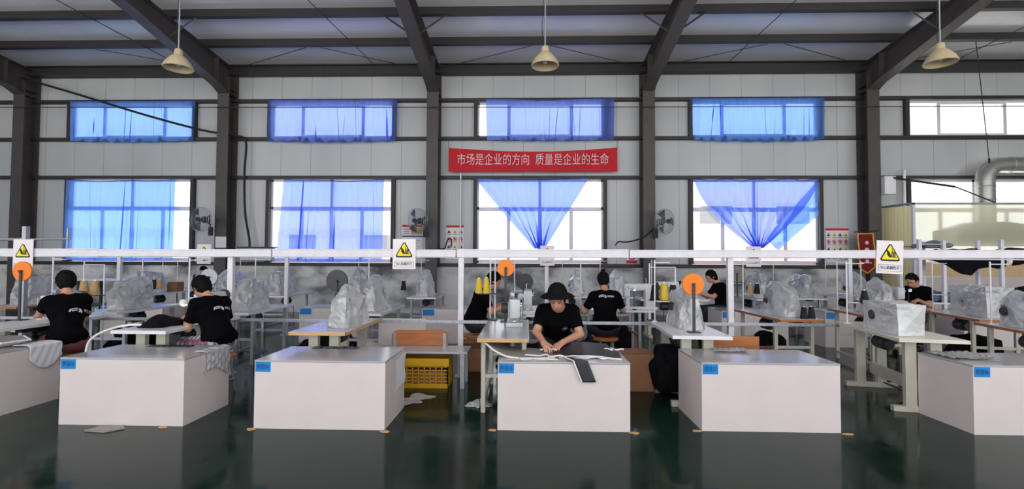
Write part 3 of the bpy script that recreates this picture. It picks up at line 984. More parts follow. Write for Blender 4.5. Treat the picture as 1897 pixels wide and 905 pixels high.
def table_proto(name, label, L, W, top, edge, stand, style='panel', rod=True):
    t = thing(name, label, 'table')
    MB().span(-W/2+.004, W/2-.004, -L/2+.004, L/2-.004, .718, .75, .004).build('tabletop', top, t)
    e = MB()
    e.span(-W/2, W/2, -L/2, -L/2+.006, .716, .747); e.span(-W/2, W/2, L/2-.006, L/2, .716, .747)
    e.span(-W/2, -W/2+.006, -L/2, L/2, .716, .747); e.span(W/2-.006, W/2, -L/2, L/2, .716, .747)
    e.build('edge_band', edge, t)
    yl = L/2-.2
    for sy in (-1, 1):
        for sx in (-1, 1):
            if style == 'panel':
                MB().span(sx*.11-.05, sx*.11+.05, sy*yl-.03, sy*yl+.03, .05, .718, .004).build('leg', stand, t)
            else:
                MB().span(sx*(W/2-.05)-.022, sx*(W/2-.05)+.022, sy*yl-.022, sy*yl+.022, .0, .718, .003).build('leg', stand, t)
        if style == 'panel':
            MB().span(-W/2+.03, W/2-.03, sy*yl-.035, sy*yl+.035, 0, .055, .006).build('foot_bar', stand, t)
        else:
            MB().span(-W/2+.05, W/2-.05, sy*yl-.018, sy*yl+.018, .34, .375, .003).build('foot_bar', stand, t)
    if style == 'panel':
        MB().span(-.012, .012, -yl, yl, .17, .30, .003).build('stretcher', stand, t)
    else:
        MB().span(-W/2+.035, -W/2+.06, -yl, yl, .08, .12).build('stretcher', stand, t)
    p = MB(); p.box((.05, -.02, .11), (.2, .3, .014), .004, Matrix.Rotation(.3, 3, 'Y')); p.tube([(.12, .1, .1), (.1, .12, .5)], .006)
    p.build('pedal', 'dark', t)
    m = MB(); m.cyl((-.05, .12, .59), .075, .2, 'Y', 20, .015).cyl((-.05, -.0, .59), .05, .06, 'Y', 16); m.span(-.09, -.01, .05, .2, .66, .718)
    m.build('motor', 'dark', t, smooth=True)
    MB().span(.1, .2, -.32, -.2, .66, .716, .006).build('switch_box', 'black', t)
    if rod:
        s = MB(); x, y = -W/2+.05, L/2-.22
        s.tube([(x, y, .75), (x, y, 1.5)], .009); s.tube([(x, y, 1.47), (x+.18, y-.02, 1.47)], .006); s.tube([(x, y, 1.0), (x+.2, y, 1.0)], .006)
        s.cyl((x, y, .757), .03, .014); s.span(x+.02, x+.2, y-.05, y+.05, .995, 1.003)
        s.build('thread_stand', 'railwhite', t)
    return t
_tp = {}
def table(kind, label, x, y, rz=0., group=None, mirror=False):
    spec = dict(
        white=(1.3, .58, 'tablewhite', 'tablewhite', 'beige', 'panel', True),
        grey=(1.3, .58, 'tablegrey', 'railwhite', 'galv', 'tube', True),
        wood=(1.25, .6, 'tablegrey', 'wood', 'beige', 'panel', False),
        worn=(1.5, .5, 'tablegrey', 'wood', 'beige', 'tube', False),
        cream=(1.4, .6, 'tablebeige', 'tablebeige', 'beige', 'panel', True),
        brown=(1.3, .58, 'tablegrey', 'brownwood', 'beige', 'tube', True))[kind]
    if kind not in _tp:
        _tp[kind] = table_proto('sewing_table', label, *spec)
        o = _tp[kind]; o.location = (x, y, 0); o.rotation_euler = (0, 0, rz)
        if group: o['group'] = group
        return o
    return dup(_tp[kind], (x, y, 0), rz, label, group)

_mp = {}
def machine(label, x, y, rz, kind='flat', z=.75, s=1.0):
    if kind not in _mp:
        t = thing('sewing_machine', label, 'sewing machine')
        MB().box((0, 0, .022), (.50, .18, .045), .01).build('bed', 'machine', t, smooth=True)
        a = MB()
        if kind == 'flat':
            a.box((.17, 0, .16), (.13, .13, .26), .03); a.box((.0, 0, .27), (.46, .11, .11), .03)
        elif kind == 'bare':
            a.box((.16, 0, .14), (.10, .12, .22), .03); a.box((.02, 0, .24), (.30, .09, .08), .03); a.cyl((-.05, .03, .32), .05, .05, 'Y'); a.cyl((.1, -.06, .3), .035, .08, 'X')
            a.tube([(-.1, .02, .28), (-.06, .0, .42), (.08, .02, .40), (.14, .02, .28)], .006); a.tube([(-.2, -.07, .05), (-.22, -.09, .2), (-.1, -.08, .3)], .006); a.box((-.05, -.1, .09), (.22, .05, .02), .004); a.tube([(-.26, .06, .05), (-.26, .06, .26), (-.12, .05, .33)], .008)
        else:                       # post-bed binder: taller, narrow, open mechanism
            a.box((.14, 0, .2), (.15, .14, .34), .035); a.box((-.02, 0, .34), (.40, .12, .11), .03); a.cyl((-.19, 0, .1), .035, .18)
        a.build('arm', 'machine' if kind != 'bare' else 'galv', t, smooth=True)
        zz = {'flat': .27, 'bare': .24}.get(kind, .34)
        h = MB().box((-.2, 0, zz-.05), (.09, .12, .2), .02).build('head', 'machine', t, smooth=True)
        MB().tube([(-.2, 0, zz-.12), (-.2, 0, .06)], .006).box((-.2, 0, .058), (.03, .04, .012), .003).tube([(-.22, -.03, zz-.1), (-.22, -.03, .06)], .004).build('needle_bar', 'chrome', h)
        MB().cyl((-.21, -.068, zz-.02), .02, .02, 'Y', 16).cyl((-.17, -.068, zz), .016, .02, 'Y', 16).build('tension_dial', 'chrome', h)
        MB().cyl((.262, 0, zz), .075, .035, 'X', 28, .01).cyl((.285, 0, zz), .03, .03, 'X', 16).build('handwheel', 'dark', t, smooth=True)
        MB().cyl((.16, .1, zz-.08), .06, .12, 'Y', 20, .01).build('servo_motor', 'dark', t, smooth=True)
        MB().tube([(.1, .02, zz+.05), (.1, .02, zz+.13), (.04, .0, zz+.13)], .004).build('thread_guide', 'chrome', t)
        t.scale = (s, s, s)
        _mp[kind] = t
        t.location = (x, y, z); t.rotation_euler = (0, 0, rz)
        return t
    o = dup(_mp[kind], (x, y, z), rz, label); o.scale = (s, s, s)
    return o

_cov = []
def cover_mesh(i):
    """thin film drawn over a machine: a hull through its corners, broken into creased facets"""
    rg = random.Random(60+i)
    P = []
    for k in range(16):
        a = 2*PI*k/16; q = rg.uniform(.88, 1.12)
        P.append((.29*q*math.copysign(abs(math.cos(a))**.6, math.cos(a)), .15*q*math.copysign(abs(math.sin(a))**.6, math.sin(a)), 0))
    for k in range(14):
        a = 2*PI*(k+.5)/14; q = rg.uniform(.85, 1.1)
        P.append((.285*q*math.copysign(abs(math.cos(a))**.6, math.cos(a)), .135*q*math.copysign(abs(math.sin(a))**.6, math.sin(a)), rg.uniform(.14, .26)))
    for k in range(9):
        x = -.25 + .5*k/8
        for sy in (-1, 1):
            P.append((x+rg.uniform(-.02, .02), sy*rg.uniform(.05, .11), .345+rg.uniform(-.05, .05)))
    if i in (1, 3): P += [(-.04, .02, .50), (.05, -.03, .47), (-.12, 0, .43)]
    if i == 2: P += [(.34, .05, .27), (.34, -.06, .22), (-.31, .05, .42), (-.24, -.02, .44)]
    if i == 0: P += [(-.2, .0, .43), (.2, .03, .41), (-.33, .02, .2)]
    if i == 4: P = [(sx*.33+rg.uniform(-.02, .02), sy*.13, z+rg.uniform(-.02, .02)*(z > 0)) for sx in (-1, -.5, 0, .5, 1) for sy in (-1, 1) for z in (0, .22, .36)]
    bm = bmesh.new()
    vs = [bm.verts.new(p) for p in P]
    bmesh.ops.convex_hull(bm, input=vs)
    for v in [v for v in bm.verts if not v.link_faces]: bm.verts.remove(v)
    bmesh.ops.triangulate(bm, faces=bm.faces[:])
    long_ = [e for e in bm.edges if e.calc_length() > .09]
    bmesh.ops.subdivide_edges(bm, edges=long_, cuts=1, fractal=0, seed=i)
    bmesh.ops.triangulate(bm, faces=bm.faces[:])
    long_ = [e for e in bm.edges if e.calc_length() > .055 and rg.random() < .8]
    bmesh.ops.subdivide_edges(bm, edges=long_, cuts=1)
    bmesh.ops.triangulate(bm, faces=bm.faces[:])
    bm.normal_update()
    amp = .024 if i != 4 else .012
    mv = []
    for v in bm.verts:
        if v.co.z > .01:
            p = v.co
            d = math.sin(p.x*19+i*2+2*math.sin(p.z*9))*.5 + math.sin(p.y*31+p.x*13-p.z*15+i)*.4 + rg.uniform(-.5, .5)
            mv.append((v, v.normal*(amp*d - amp*.3)))
    for v, d in mv: v.co += d
    for v in bm.verts: v.co.z = max(v.co.z, 0)
    me = bpy.data.meshes.new('plastic_cover')
    bm.to_mesh(me); bm.free()
    return me
def cover(label, i, x, y, rz, s=1., mat='plastic', sz=1., z=.75):
    while len(_cov) < 5:
        _cov.append(cover_mesh(len(_cov)))
    me = _cov[i]
    if mat == 'plastic2':
        me = me.copy()
    o = link('plastic_cover', me, mat)
    me.polygons.foreach_set('use_smooth', [False]*len(me.polygons))
    o.location = (x, y, z+.002); o.rotation_euler = (0, 0, rz); o.scale = (s, s, s*sz)
    return tag(o, label, 'plastic cover')

def reel(label, x, y, zc, r, col, base=.75, rz=0., foot=(0, .03)):
    t = thing('tape_reel', label, 'reel', (x, y, base), rz)
    h = zc-base
    MB().cyl((0, 0, h), r, .025, 'Y', 48, .004).build('disc', col, t, smooth=True)
    MB().cyl((0, -.02, h), r*.12, .05, 'Y', 16).build('hub', 'dark', t)
    MB().span(-.014, .014, -.03, -.016, 0, h+.01).span(-.06, .06, -.06, .04, 0, .01).build('stand_pole', 'dark', t)
    return t
_cone = None
def thread_cone(label, x, y, z, col, h=.17, r=.055, group=None):
    t = thing('thread_cone', label, 'thread', (x, y, z), 0, group)
    MB().lathe([(0, .0), (r, 0), (r*1.02, .01), (r*.95, .03), (r*.62, h*.9), (r*.5, h*.93), (0, h*.93)], 20).build('winding', col, t, smooth=True)
    MB().lathe([(0, h*.9), (r*.3, h*.9), (r*.26, h), (r*.18, h), (0, h*.98)], 12).build('spool_tip', 'brightwhite', t)
    return t

# --- first row of tables
table('white', 'pale table under the hands of the worker seated by the orange disc', -5.76, 5.56, 0)
machine('uncovered grey machine the worker at the picture edge is sewing on', -5.74, 5.88, rad(90), 'bare')
reel('orange disc on a dark pole next to the worker at the picture edge', -6.0, 5.62, 1.33, .116, 'orange')
o = table('white', 'pale table in front of the worker in plaid trousers', -3.98, 5.54, 0)
machine('uncovered machine with a lit work lamp in front of the worker in plaid trousers', -3.92, 5.95, rad(90), 'flat')
table('wood', 'grey topped table with a plywood edge under the black disc', -2.13, 5.53, 0)
machine('machine wrapped in plastic on the plywood edged table', -1.98, 5.46, rad(82), 'post', s=.86)
cover('crumpled clear plastic over the machine beside the black disc', 3, -2.0, 5.44, rad(82), 1.0, 'plastic', .92)
reel('black disc on a pole over the plywood edged table', -2.17, 5.52, 1.245, .125, 'dark')
table('worn', 'worn table with pinkish wood edge beside the woman in the black hat', -.22, 5.36, 0)
machine('bare machine with exposed mechanism below the small orange disc', -.13, 5.66, rad(90), 'bare', s=1.05)
reel('small orange disc above the bare machine on the worn table', -.25, 5.88, 1.395, .103, 'orange')
table('white', 'white table with the large orange disc behind box 07', 1.78, 5.54, rad(-3))
machine('machine under a bag below the large orange disc', 1.80, 5.53, rad(95), 'post', s=.86)
cover('peaked clear plastic over the machine below the large orange disc', 1, 1.80, 5.55, rad(95), .98, 'plastic', 1.05)
reel('large orange disc on a black post above the white table', 1.74, 5.14, 1.25, .114, 'orange')
table('cream', 'cream table with open stand carrying one long bagged machine', 4.04, 5.50, rad(-10))
machine('long machine sealed in cloudy plastic on the cream table', 3.90, 5.32, rad(82), 'flat', s=.88)
cover('smooth cloudy plastic over the long machine on the cream table', 4, 3.90, 5.32, rad(82), .96, 'plastic2', .92)
table('brown', 'brown edged table behind box 06 at the picture edge', 5.72, 5.55, rad(-12))
machine('machine wrapped in plastic behind box 06', 5.72, 5.75, rad(80), 'flat', s=.9)
cover('clear plastic over the machine behind box 06', 0, 5.72, 5.75, rad(80), 1.0)

# --- second row, beyond the trunking
R2 = [
 ('brown', -7.95, 7.75, 0, 'brown edged table by the grey tube frame', 0),
 ('grey', -5.88, 7.15, 0, 'grey table behind the worker by the orange disc, its machine bagged', 2),
 ('grey', -4.08, 7.20, 0, 'grey table behind the worker in plaid trousers', 0),
 ('grey', -2.27, 7.25, 0, 'grey table directly behind the plywood edged table', 1),
 ('grey', .05, 7.30, 0, 'grey table behind the bare machine with the small orange disc', None),
 ('brown', 3.52, 7.02, rad(2), 'brown edged table with a round motor behind box 07', 2),
 ('brown', 5.02, 7.25, rad(-5), 'brown edged table behind the cream table', 1),
 ('brown', 6.30, 7.10, rad(-12), 'brown edged table before the black cloth shelf', 4),
]
for kind, x, y, rz, lab, c in R2:
    table(kind, lab, x, y, rz)
    if c is not None:
        machine('machine inside plastic on the ' + lab.split(',')[0], x+.03, y-.1, rad(90)+rz, 'flat', s=.9)
        cover('crumpled plastic on the ' + lab.split(',')[0], c, x+.03, y-.1, rad(90)+rz + (PI if c == 2 else 0), 1.08 if c != 4 else 1.15)
table('grey', 'grey table turned sideways in front of the worker with hair in a bun', 1.25, 7.62, rad(90))
machine('bare machine with round black motor at the elbow of the worker with a bun', 1.72, 7.45, rad(0), 'post')
machine('bare machine in front of the worker hidden by yellow thread cones', .02, 6.95, rad(90), 'flat')
reel('upright black disc behind the bare machine with exposed mechanism', -.02, 7.2, 1.17, .12, 'dark')

# --- second row of white boxes
for x, lab, tx in ((-7.75, 'white box far back beside the wall bench, blue label', '拼接11'), (-4.08, 'white box far back behind the covered machine of the grey table, blue label', '拼接12'),
               (-1.86, 'white box far back behind the plywood edged table, blue label', '拼接13'), (3.42, 'white box far back behind the brown edged table with the round motor', '拼接14'),
               (5.2, 'white box far back behind the cream table, blue label', '拼接15'), (7.55, 'white box far back below the shelf of black cloth', '拼接16')):
    wb = 1.15 if x != 5.2 else .72
    white_box(lab, x, x+wb, 8.65, 9.3, .62, None)
    b = MB().span(x+.02, x+.22, 8.636, 8.648, .5, .6).build('label_card', 'label'); b['label'] = 'x'
    b.location = (0, 0, 0)
    par = [o for o in COL.objects if o.name.startswith('work_box') and o.get('label') == lab][0]
    b.parent = par; b.location = (-(x+wb/2), -8.975, 0)
    del b['label']

# --- third row near the window wall
R3 = [(-8.0, 10.35, 0, 'table under the wide square curtain', 2, 'plastic'), (-6.3, 10.5, 0, 'table below the small warning sign by the fan', 0, 'plastic'),
      (-5.1, 10.2, 0, 'table under the pleated curtain by the wall box', 2, 'plastic'), (-3.6, 10.6, 0, 'table under the pleated curtain, behind the black disc', 3, 'plastic'),
      (-2.05, 10.1, 0, 'table below the large warning sign and safety posters', 1, 'plastic'), (1.05, 10.6, 0, 'table below the point of the gathered curtain', 3, 'plastic2'),
      (1.9, 10.6, 0, 'table beyond the worker with a bun', 1, 'plastic2'), (4.75, 10.35, rad(4), 'table below the double swagged curtain', 1, 'plastic'),
      (5.75, 10.6, 0, 'table beyond the bagged machine with a round motor', 0, 'plastic'), (6.95, 10.7, 0, 'table below the safety poster by the wide column', 1, 'plastic')]
for x, y, rz, lab, c, pmat in R3:
    table('grey', 'small grey ' + lab, x, y, rz)
    machine('machine inside plastic on the ' + lab, x, y-.2, rad(90)+rz, 'flat', s=.9)
    cover('pale plastic over the machine on the ' + lab, c, x, y-.2, rad(90)+rz, 1.12, pmat)
table('white', 'table at the elbow of the far worker in profile', 2.85, 9.72, rad(90))
machine('machine in front of the far worker in profile', 2.8, 9.8, 0, 'flat')
table('grey', 'table in front of the farthest worker facing this way', -7.95, 11.68, rad(90))
machine('machine in front of the farthest worker facing this way', -7.9, 11.75, rad(180), 'flat')
cover('bright plastic beside the farthest worker facing this way', 3, -7.3, 11.75, rad(40), .95, 'plastic2')
table('brown', 'table in front of the worker beside the booth', 6.25, 8.5, 0)
machine('machine with a blue lamp in front of the worker beside the booth', 6.25, 8.55, rad(90), 'flat')

# ================================================================ RIGHT-HAND BOOTH, SHELF, POSTERS, CLUTTER
def frosted_mat():
    def build(nt):
        r = bsdf(nt, 'ShaderNodeBsdfRefraction', (1, 1, .95), .35); r.node.inputs['IOR'].default_value = 1.06
        t = bsdf(nt, 'ShaderNodeBsdfTranslucent', lin((255, 252, 232)))
        d = bsdf(nt, 'ShaderNodeBsdfDiffuse', lin((252, 248, 226)))
        return mixsh(nt, .42, r, mixsh(nt, .5, t, d))
    return mix_mat('frosted_cream_sheet', build)
M['frosted'] = frosted_mat()
def strip_mat():
    def build(nt):
        t = bsdf(nt, 'ShaderNodeBsdfTranslucent', lin((254, 248, 208)))
        d = bsdf(nt, 'ShaderNodeBsdfDiffuse', lin((244, 236, 196)))
        a = bsdf(nt, 'ShaderNodeBsdfTransparent', lin((250, 244, 210)))
        return mixsh(nt, .2, mixsh(nt, .5, t, d), a)
    return mix_mat('cream_strip_curtain', build)
M['strip'] = strip_mat()
M['peach'] = pm('peach_board', (226, 192, 150), .6, var=.05)
M['check'] = None

t = thing('spray_booth', 'cream translucent booth with a strip curtain side below the silver duct', 'booth', (9.62, 12.4, 0))
MB().span(.06, 5.2, -.006, .006, 1.45, 2.93).build('front_panel', 'frosted', t)
MB().span(.06, 5.2, -.01, .01, 0, 1.12).build('lower_panel', 'boxwhite', t)
MB().span(.06, 5.2, -.012, .012, 1.12, 1.45).build('band_panel', 'peach', t)
def strip(u, v):
    y = .02 + .92*u; x = -.05*u
    w = .025*math.sin(u*6.28*9)
    return Vector((x + w, y, .1 + 2.8*v))
sheet('strip_curtain', 'strip', t, strip, 120, 4)
m = MB(); m.span(0, .06, -.03, .03, 0, 2.96); m.span(-.08, -.02, .92, .97, 0, 2.96)
m.build('corner_post', 'railwhite', t)
m = MB(); m.span(0, 5.2, -.03, .03, 2.92, 2.97)
m.box((-.025, .48, 2.945), (.05, .96, .05), rot=Matrix.Rotation(.05, 3, 'Z'))
m.build('top_rail', 'galv', t)
m = MB()
for k in range(12):
    m.box((-.05*(k+.5)/12-.03, .02+.94*(k+.5)/12, 1.87), (.012, .05, .03))
m.build('seam_strip', 'dark', t)

t = thing('exhaust_hood', 'grey exhaust hood with silver spiral duct rising out of the booth', 'duct', (11.92, 12.95, 0))
MB().prism([(-1.2, 1.9), (1.9, 1.9), (1.9, 2.3), (.4, 2.52), (-.4, 2.52), (-1.2, 2.3)], -.2, .2, UPR).build('hood_body', 'galv', t)
P = [(0, 0, 2.5), (0, 0, 3.55)] + [(.4-.4*math.cos(a), 0, 3.6+.42*math.sin(a)) for a in [k*PI/16 for k in range(9)]] + [(.5, 0, 4.02), (6.6, 0, 4.02)]
MB().tube(P, .2, 24).build('duct_pipe', 'duct', t, smooth=True)
for z in (2.7, 3.1, 3.45): MB().ring((0, 0, z), .203, .012, 'Z', 28).build('duct_collar', 'galv', t)
for x in (.62, 1.6, 2.6): MB().ring((x, 0, 4.02), .203, .012, 'X', 28).build('duct_collar', 'galv', t)
tag(MB().tube([(10.6, 12.3, 3.35), (11.6, 12.36, 2.97)], .015, 6).tube([(9.4, 13.0, 3.72), (10.6, 12.3, 3.35)], .028, 6).build('stay_rod', 'girt'), 'dark sloping rod from the wide column down to the booth rail', 'rod')
tag(MB().tube([(12.95, 12.35, 2.97), (14.6, 12.5, 3.6)], .015, 6).build('stay_rod', 'girt'), 'dark sloping rod rising from the booth rail past the duct', 'rod')
tag(MB().span(9.335, 9.62, 12.9, 13.05, 3.25, 3.72, .008).span(9.36, 9.6, 12.89, 12.905, 3.28, 3.69, .004).build('junction_box', 'brightwhite'), 'pale cabinet fixed to the wide column by the booth', 'cabinet')
tag(MB().tube([(-1.83, 13.34, 1.4), (-1.83, 13.34, 3.88)], .018, 10).build('conduit_pipe', 'brightwhite'), 'thin white pipe on the wall left of the gathered curtain'.replace('left of', 'beside'), 'pipe')
tag(MB().tube([(10.15, 13.32, 1.4), (10.15, 13.32, 3.95)], .035, 10).build('conduit_pipe', 'brightwhite'), 'white pipe beside the bare window over the booth', 'pipe')
t = thing('wall_box', 'grey equipment box on the wall under the black cable', 'box', (-7.45, 13.25, 1.42))
MB().span(-.45, .45, -.12, .12, 0, .36, .02).build('body', 'galv', t); MB().span(-.5, .5, -.16, .13, .36, .39, .005).build('lid', 'dark', t)
tag(MB().span(-8.5, -8.2, 13.018, 13.026, 1.78, 2.08).build('notice_sheet', 'paper'), 'blank white sheet fixed to the column below a fan', 'notice')

def poster(label, x, z, w, h, cols, rows, header='redink', ids=False):
    t = thing('safety_poster', label, 'poster', (x, 13.49, z))
    MB().span(-w/2, w/2, -.004, .004, -h/2, h/2).build('sheet_board', 'signwhite', t)
    MB().span(-w/2, w/2, -.006, -.003, h/2-.06, h/2).build('header_bar', header, t)
    if ids:
        MB().span(-w/2, w/2, -.006, -.003, h/2-.34, h/2-.30).build('footer_bar', 'blueink', t)
        MB().span(-.05, w/2-.02, -.007, -.003, h/2-.27, h/2-.09).build('tan_picture', 'wood', t)
        m = MB()
        for k in range(3): m.span(-w/2+.03, -.08, -.006, -.003, h/2-.13-.06*k, h/2-.105-.06*k)
        for k in range(9): m.span(-w/2+.05, w/2-.06-.05*(k % 3), -.006, -.003, h/2-.44-.06*k, h/2-.43-.06*k)
        m.build('text_line', 'greyink', t)
        return t
    s = w/cols
    for r in range(rows):
        for c in range(cols):
            cx = -w/2 + s*(c+.5); cz = h/2 - .17 - r*s*1.25
            if cz - s*.5 < -h/2: continue
            mt = ('ink', 'redink', 'ink', 'blueink')[r % 4]
            m = MB()
            if r % 2 == 0:
                tri(m, cx, cz, s*.7, s*.6, -.0075, -.003)
                m.build('pictogram', 'yellow' if c % 2 else 'greyink', t)
                m = MB(); tri(m, cx, cz-.01, s*.34, s*.28, -.009, -.004); m.build('symbol', 'ink', t)
            else:
                m.ring((cx, -.005, cz), s*.32, s*.045, 'Y', 20, 4)
                m.box((cx, -.006, cz), (s*.6, .004, s*.06), rot=Matrix.Rotation(.8, 3, 'Y'))
                m.build('pictogram', 'redink', t)
                m = MB(); m.span(cx-s*.12, cx+s*.12, -.006, -.003, cz-s*.18, cz+s*.18); m.build('symbol', 'ink', t)
            m = MB(); m.span(cx-s*.36, cx+s*.36, -.006, -.003, cz-s*.55, cz-s*.46); m.build('caption_line', mt if r % 2 else 'greyink', t)
    return t
poster('poster with tan picture and text lines behind the large warning sign and a fan', -3.19, 1.98, .58, .94, 1, 1, 'redink', True)
poster('safety poster with rows of small symbols on the wall beside the white pipe', -2.0, 1.97, .5, .94, 3, 4)
poster('safety poster with red header on the wall beside the wide column', 8.46, 1.92, .62, .94, 4, 4)
t = thing('smoking_sign', 'small round red prohibition sign on the wall near the hooked fan cord', 'sign', (2.9, 13.49, 1.52))
MB().span(-.16, .16, -.003, .005, -.14, .24).build('sheet_board', 'signwhite', t)
m = MB(); m.ring((0, -.004, .1), .1, .018, 'Y', 28, 4); m.box((0, -.005, .1), (.2, .004, .02), rot=Matrix.Rotation(.8, 3, 'Y')); m.build('prohibition_ring', 'redink', t)
MB().span(-.15, .15, -.006, -.002, -.12, -.03).build('caption_bar', 'redink', t)

t = thing('pennant', 'dark red pennant with golden fringe hanging on the wide column', 'pennant', (8.9, 12.99, 1.2))
def pen(u, v):
    x = -.2 + .4*u; top = 1.02
    bot = -.02 + .16*abs(u-.5)*2
    return Vector((x+.02*math.sin(v*5), .012*math.sin(u*9), bot + (top-bot)*v))
solid(sheet('velvet', 'burgundy', t, pen, 24, 24), .006)
m = MB(); m.tube([pen(0, 1-k/12) for k in range(13)] + [pen(k/16, 0) for k in range(17)] + [pen(1, k/12) for k in range(13)], .018, 6)
m.tube([pen(k/8, 1) for k in range(9)], .018, 6)
m.build('fringe', 'gold', t)
MB().tube([(-.32, .0, 1.06), (.34, .02, 1.10)], .012, 8).build('hanging_pole', 'dark', t)
m = MB()
for z, r in ((.78, .05), (.6, .06), (.45, .05), (.3, .05)): m.lathe([(0, -.004), (r, -.004), (r, .004), (0, .004)], 6, Matrix.Translation((0, -.016, z)) @ Matrix.Rotation(PI/2, 4, 'X'))
m.build('emblem', 'pinkink', t)

# shelf of black cloth
t = thing('shelf_rack', 'tall open steel shelf loaded with black cloth in front of the booth', 'shelf', (8.9, 9.75, 0))
for x in (-1.4, -.95, .12, 1.3):
    for y in (-.24, .24):
        MB().span(x-.03, x+.03, y-.03, y+.03, 0, 1.92 if x != -.95 else 1.9, .004).build('post', 'railwhite', t)
for z in (.72, 1.56):
    MB().span(-1.45, 1.35, -.28, .28, z-.03, z, .004).build('shelf_board', 'railwhite', t)
m = MB(); m.span(-1.4, -.95, -.25, -.23, 1.82, 1.84); m.span(-1.4, -.95, -.25, -.23, 1.2, 1.22)
m.build('cross_bar', 'galv', t)
def pile(label, x, y, z, w, d, h, seed, mat='blackcloth', hem=None, name='cloth_pile'):
    rg = random.Random(seed)
    f = Field((-w/2-.15, -d/2-.12, -.03), (w/2+.15, d/2+.12, h+.12), .016)
    for k in range(5):
        f.box((rg.uniform(-.25, .25)*w, rg.uniform(-.1, .1)*d, h*rg.uniform(.3, .75)), (w*rg.uniform(.2, .34), d*rg.uniform(.35, .5), h*rg.uniform(.2, .32)), None, .04, .05)
    f.box((0, 0, h*.25), (w*.48, d*.48, h*.25), None, .03, .05)
    f.cone((rg.uniform(-.3, .3)*w, 0, h*.5), (rg.uniform(-.3, .3)*w, 0, h*.95), .1, .04, .1)
    f.wrinkle(.03, 9, seed, 4)
    f.plane((0, 0, .002), (0, 0, -1))
    o = link(name, f.mesh(name), mat); o.location = (x, y, z)
    if hem:
        def fl(u, v):
            q = u*(len(hem)-1); k = min(int(q), len(hem)-2); hz = hem[k] + (hem[k+1]-hem[k])*(q-k)
            top = h*.3
            return Vector((-w/2 + w*u, -d/2 - .045 - .02*math.sin(u*21+seed)*(1-v) - .03*(1-(2*v-1)**2)*.5, top + (hz-top)*(1-v)))
        solid(sheet('hanging_flap', mat, o, fl, 60, 12), .012)
    return tag(o, label, 'cloth')
pile('black cloth heap on the upper shelf with flaps hanging to a point', 8.35, 9.75, 1.565, 1.5, .40, .16, 3, hem=(-.03, -.05, -.12, -.2, -.3, -.33, -.2, -.17, -.2, -.16))
pile('black cloth heap on the upper shelf nearer the picture edge', 9.7, 9.75, 1.565, .95, .40, .2, 5, hem=(-.14, -.1, -.2, -.3, -.26, -.3))
pile('pale grey folded cloth on top of the black heap by the shelf end', 7.95, 9.75, 1.76, .6, .4, .1, 6, 'greycloth')
pile('black cloth pile on the lower shelf with blue grey sheets beside it', 9.6, 9.75, .725, 1.0, .40, .3, 8)
pile('blue grey folded cloth on the lower shelf', 8.05, 9.75, .725, .7, .40, .2, 9, 'bluegrey')

# bench along the wall behind the worker by the orange disc
t = thing('work_bench', 'long white topped bench along the wall under the wide square curtain', 'bench', (-11.4, 12.4, 0))
MB().span(-1.6, 1.6, -.4, .4, .9, .95, .005).build('bench_top', 'tablewhite', t)
for x in (-1.5, 0, 1.5):
    for y in (-.33, .33): MB().span(x-.03, x+.03, y-.03, y+.03, 0, .9).build('leg', 'dark', t)
MB().span(-1.5, 1.5, -.3, .3, .25, .28).build('under_shelf', 'dark', t)

# plank bench with an orange back, crate under it
t = thing('plank_bench', 'low plank bench with a rounded orange wooden back between boxes 04 and 05', 'bench', (-1.28, 5.86, 0))
MB().span(-.62, .60, -.22, .2, .40, .425, .004).build('seat_plank', 'tablegrey', t)
MB().prism([(-.39, .43), (.31, .43), (.31, .56), (.28, .60), (.24, .615), (-.32, .615), (-.36, .60), (-.39, .56)], .16, .185, UPR).build('backrest', 'brownwood', t)
for x in (-.58, .54):
    for y in (-.18, .15): MB().span(x-.025, x+.025, y-.025, y+.025, 0, .40).build('leg', 'galv', t)
m = MB(); m.span(-.37, -.33, .15, .17, .40, .58); m.span(.25, .29, .15, .17, .40, .58); m.build('back_bracket', 'galv', t)
def crate(label, x, y, w, d, h):
    t = thing('plastic_crate', label, 'crate', (x, y, 0))
    m = MB()
    nx, nz = 9, 5
    for side in (-1, 1):
        for i in range(nx+1):
            xx = -w/2 + w*i/nx; m.span(xx-.006, xx+.006, side*d/2-.006, side*d/2+.006, 0, h)
        for j in range(nz+1):
            zz = .04 + (h*.72-.04)*j/nz; m.span(-w/2, w/2, side*d/2-.006, side*d/2+.006, zz-.005, zz+.005)
        m.span(-w/2, w/2, side*d/2-.008, side*d/2+.008, 0, .05)
        for i in range(6):
            yy = -d/2 + d*i/5; m.span(side*w/2-.006, side*w/2+.006, yy-.006, yy+.006, 0, h)
        for j in range(nz+1):
            zz = .04 + (h*.72-.04)*j/nz; m.span(side*w/2-.006, side*w/2+.006, -d/2, d/2, zz-.005, zz+.005)
    m.span(-w/2, w/2, -d/2, d/2, 0, .012)
    m.build('basket', 'crate', t)
    m = MB()
    for side in (-1, 1):
        m.span(-w/2-.015, w/2+.015, side*d/2-.014, side*d/2+.014, h*.74, h, .004); m.span(side*w/2-.014, side*w/2+.014, -d/2, d/2, h*.74, h, .004)
    m.build('rim', 'crate', t)
    pile_ = MB().span(-w/2+.02, w/2-.02, -d/2+.02, d/2-.02, .012, h*.6, .02).build('crate_liner', 'carton', t)
    return t
crate('yellow slatted plastic crate under the plank bench', -1.22, 5.84, .62, .34, .34)
tag(MB().box((-1.62, 6.32, .36), (.62, .012, .72), .002, Matrix.Rotation(-.06, 3, 'X')).build('white_board', 'boxwhite'), 'white board leaning upright behind the plank bench', 'board')
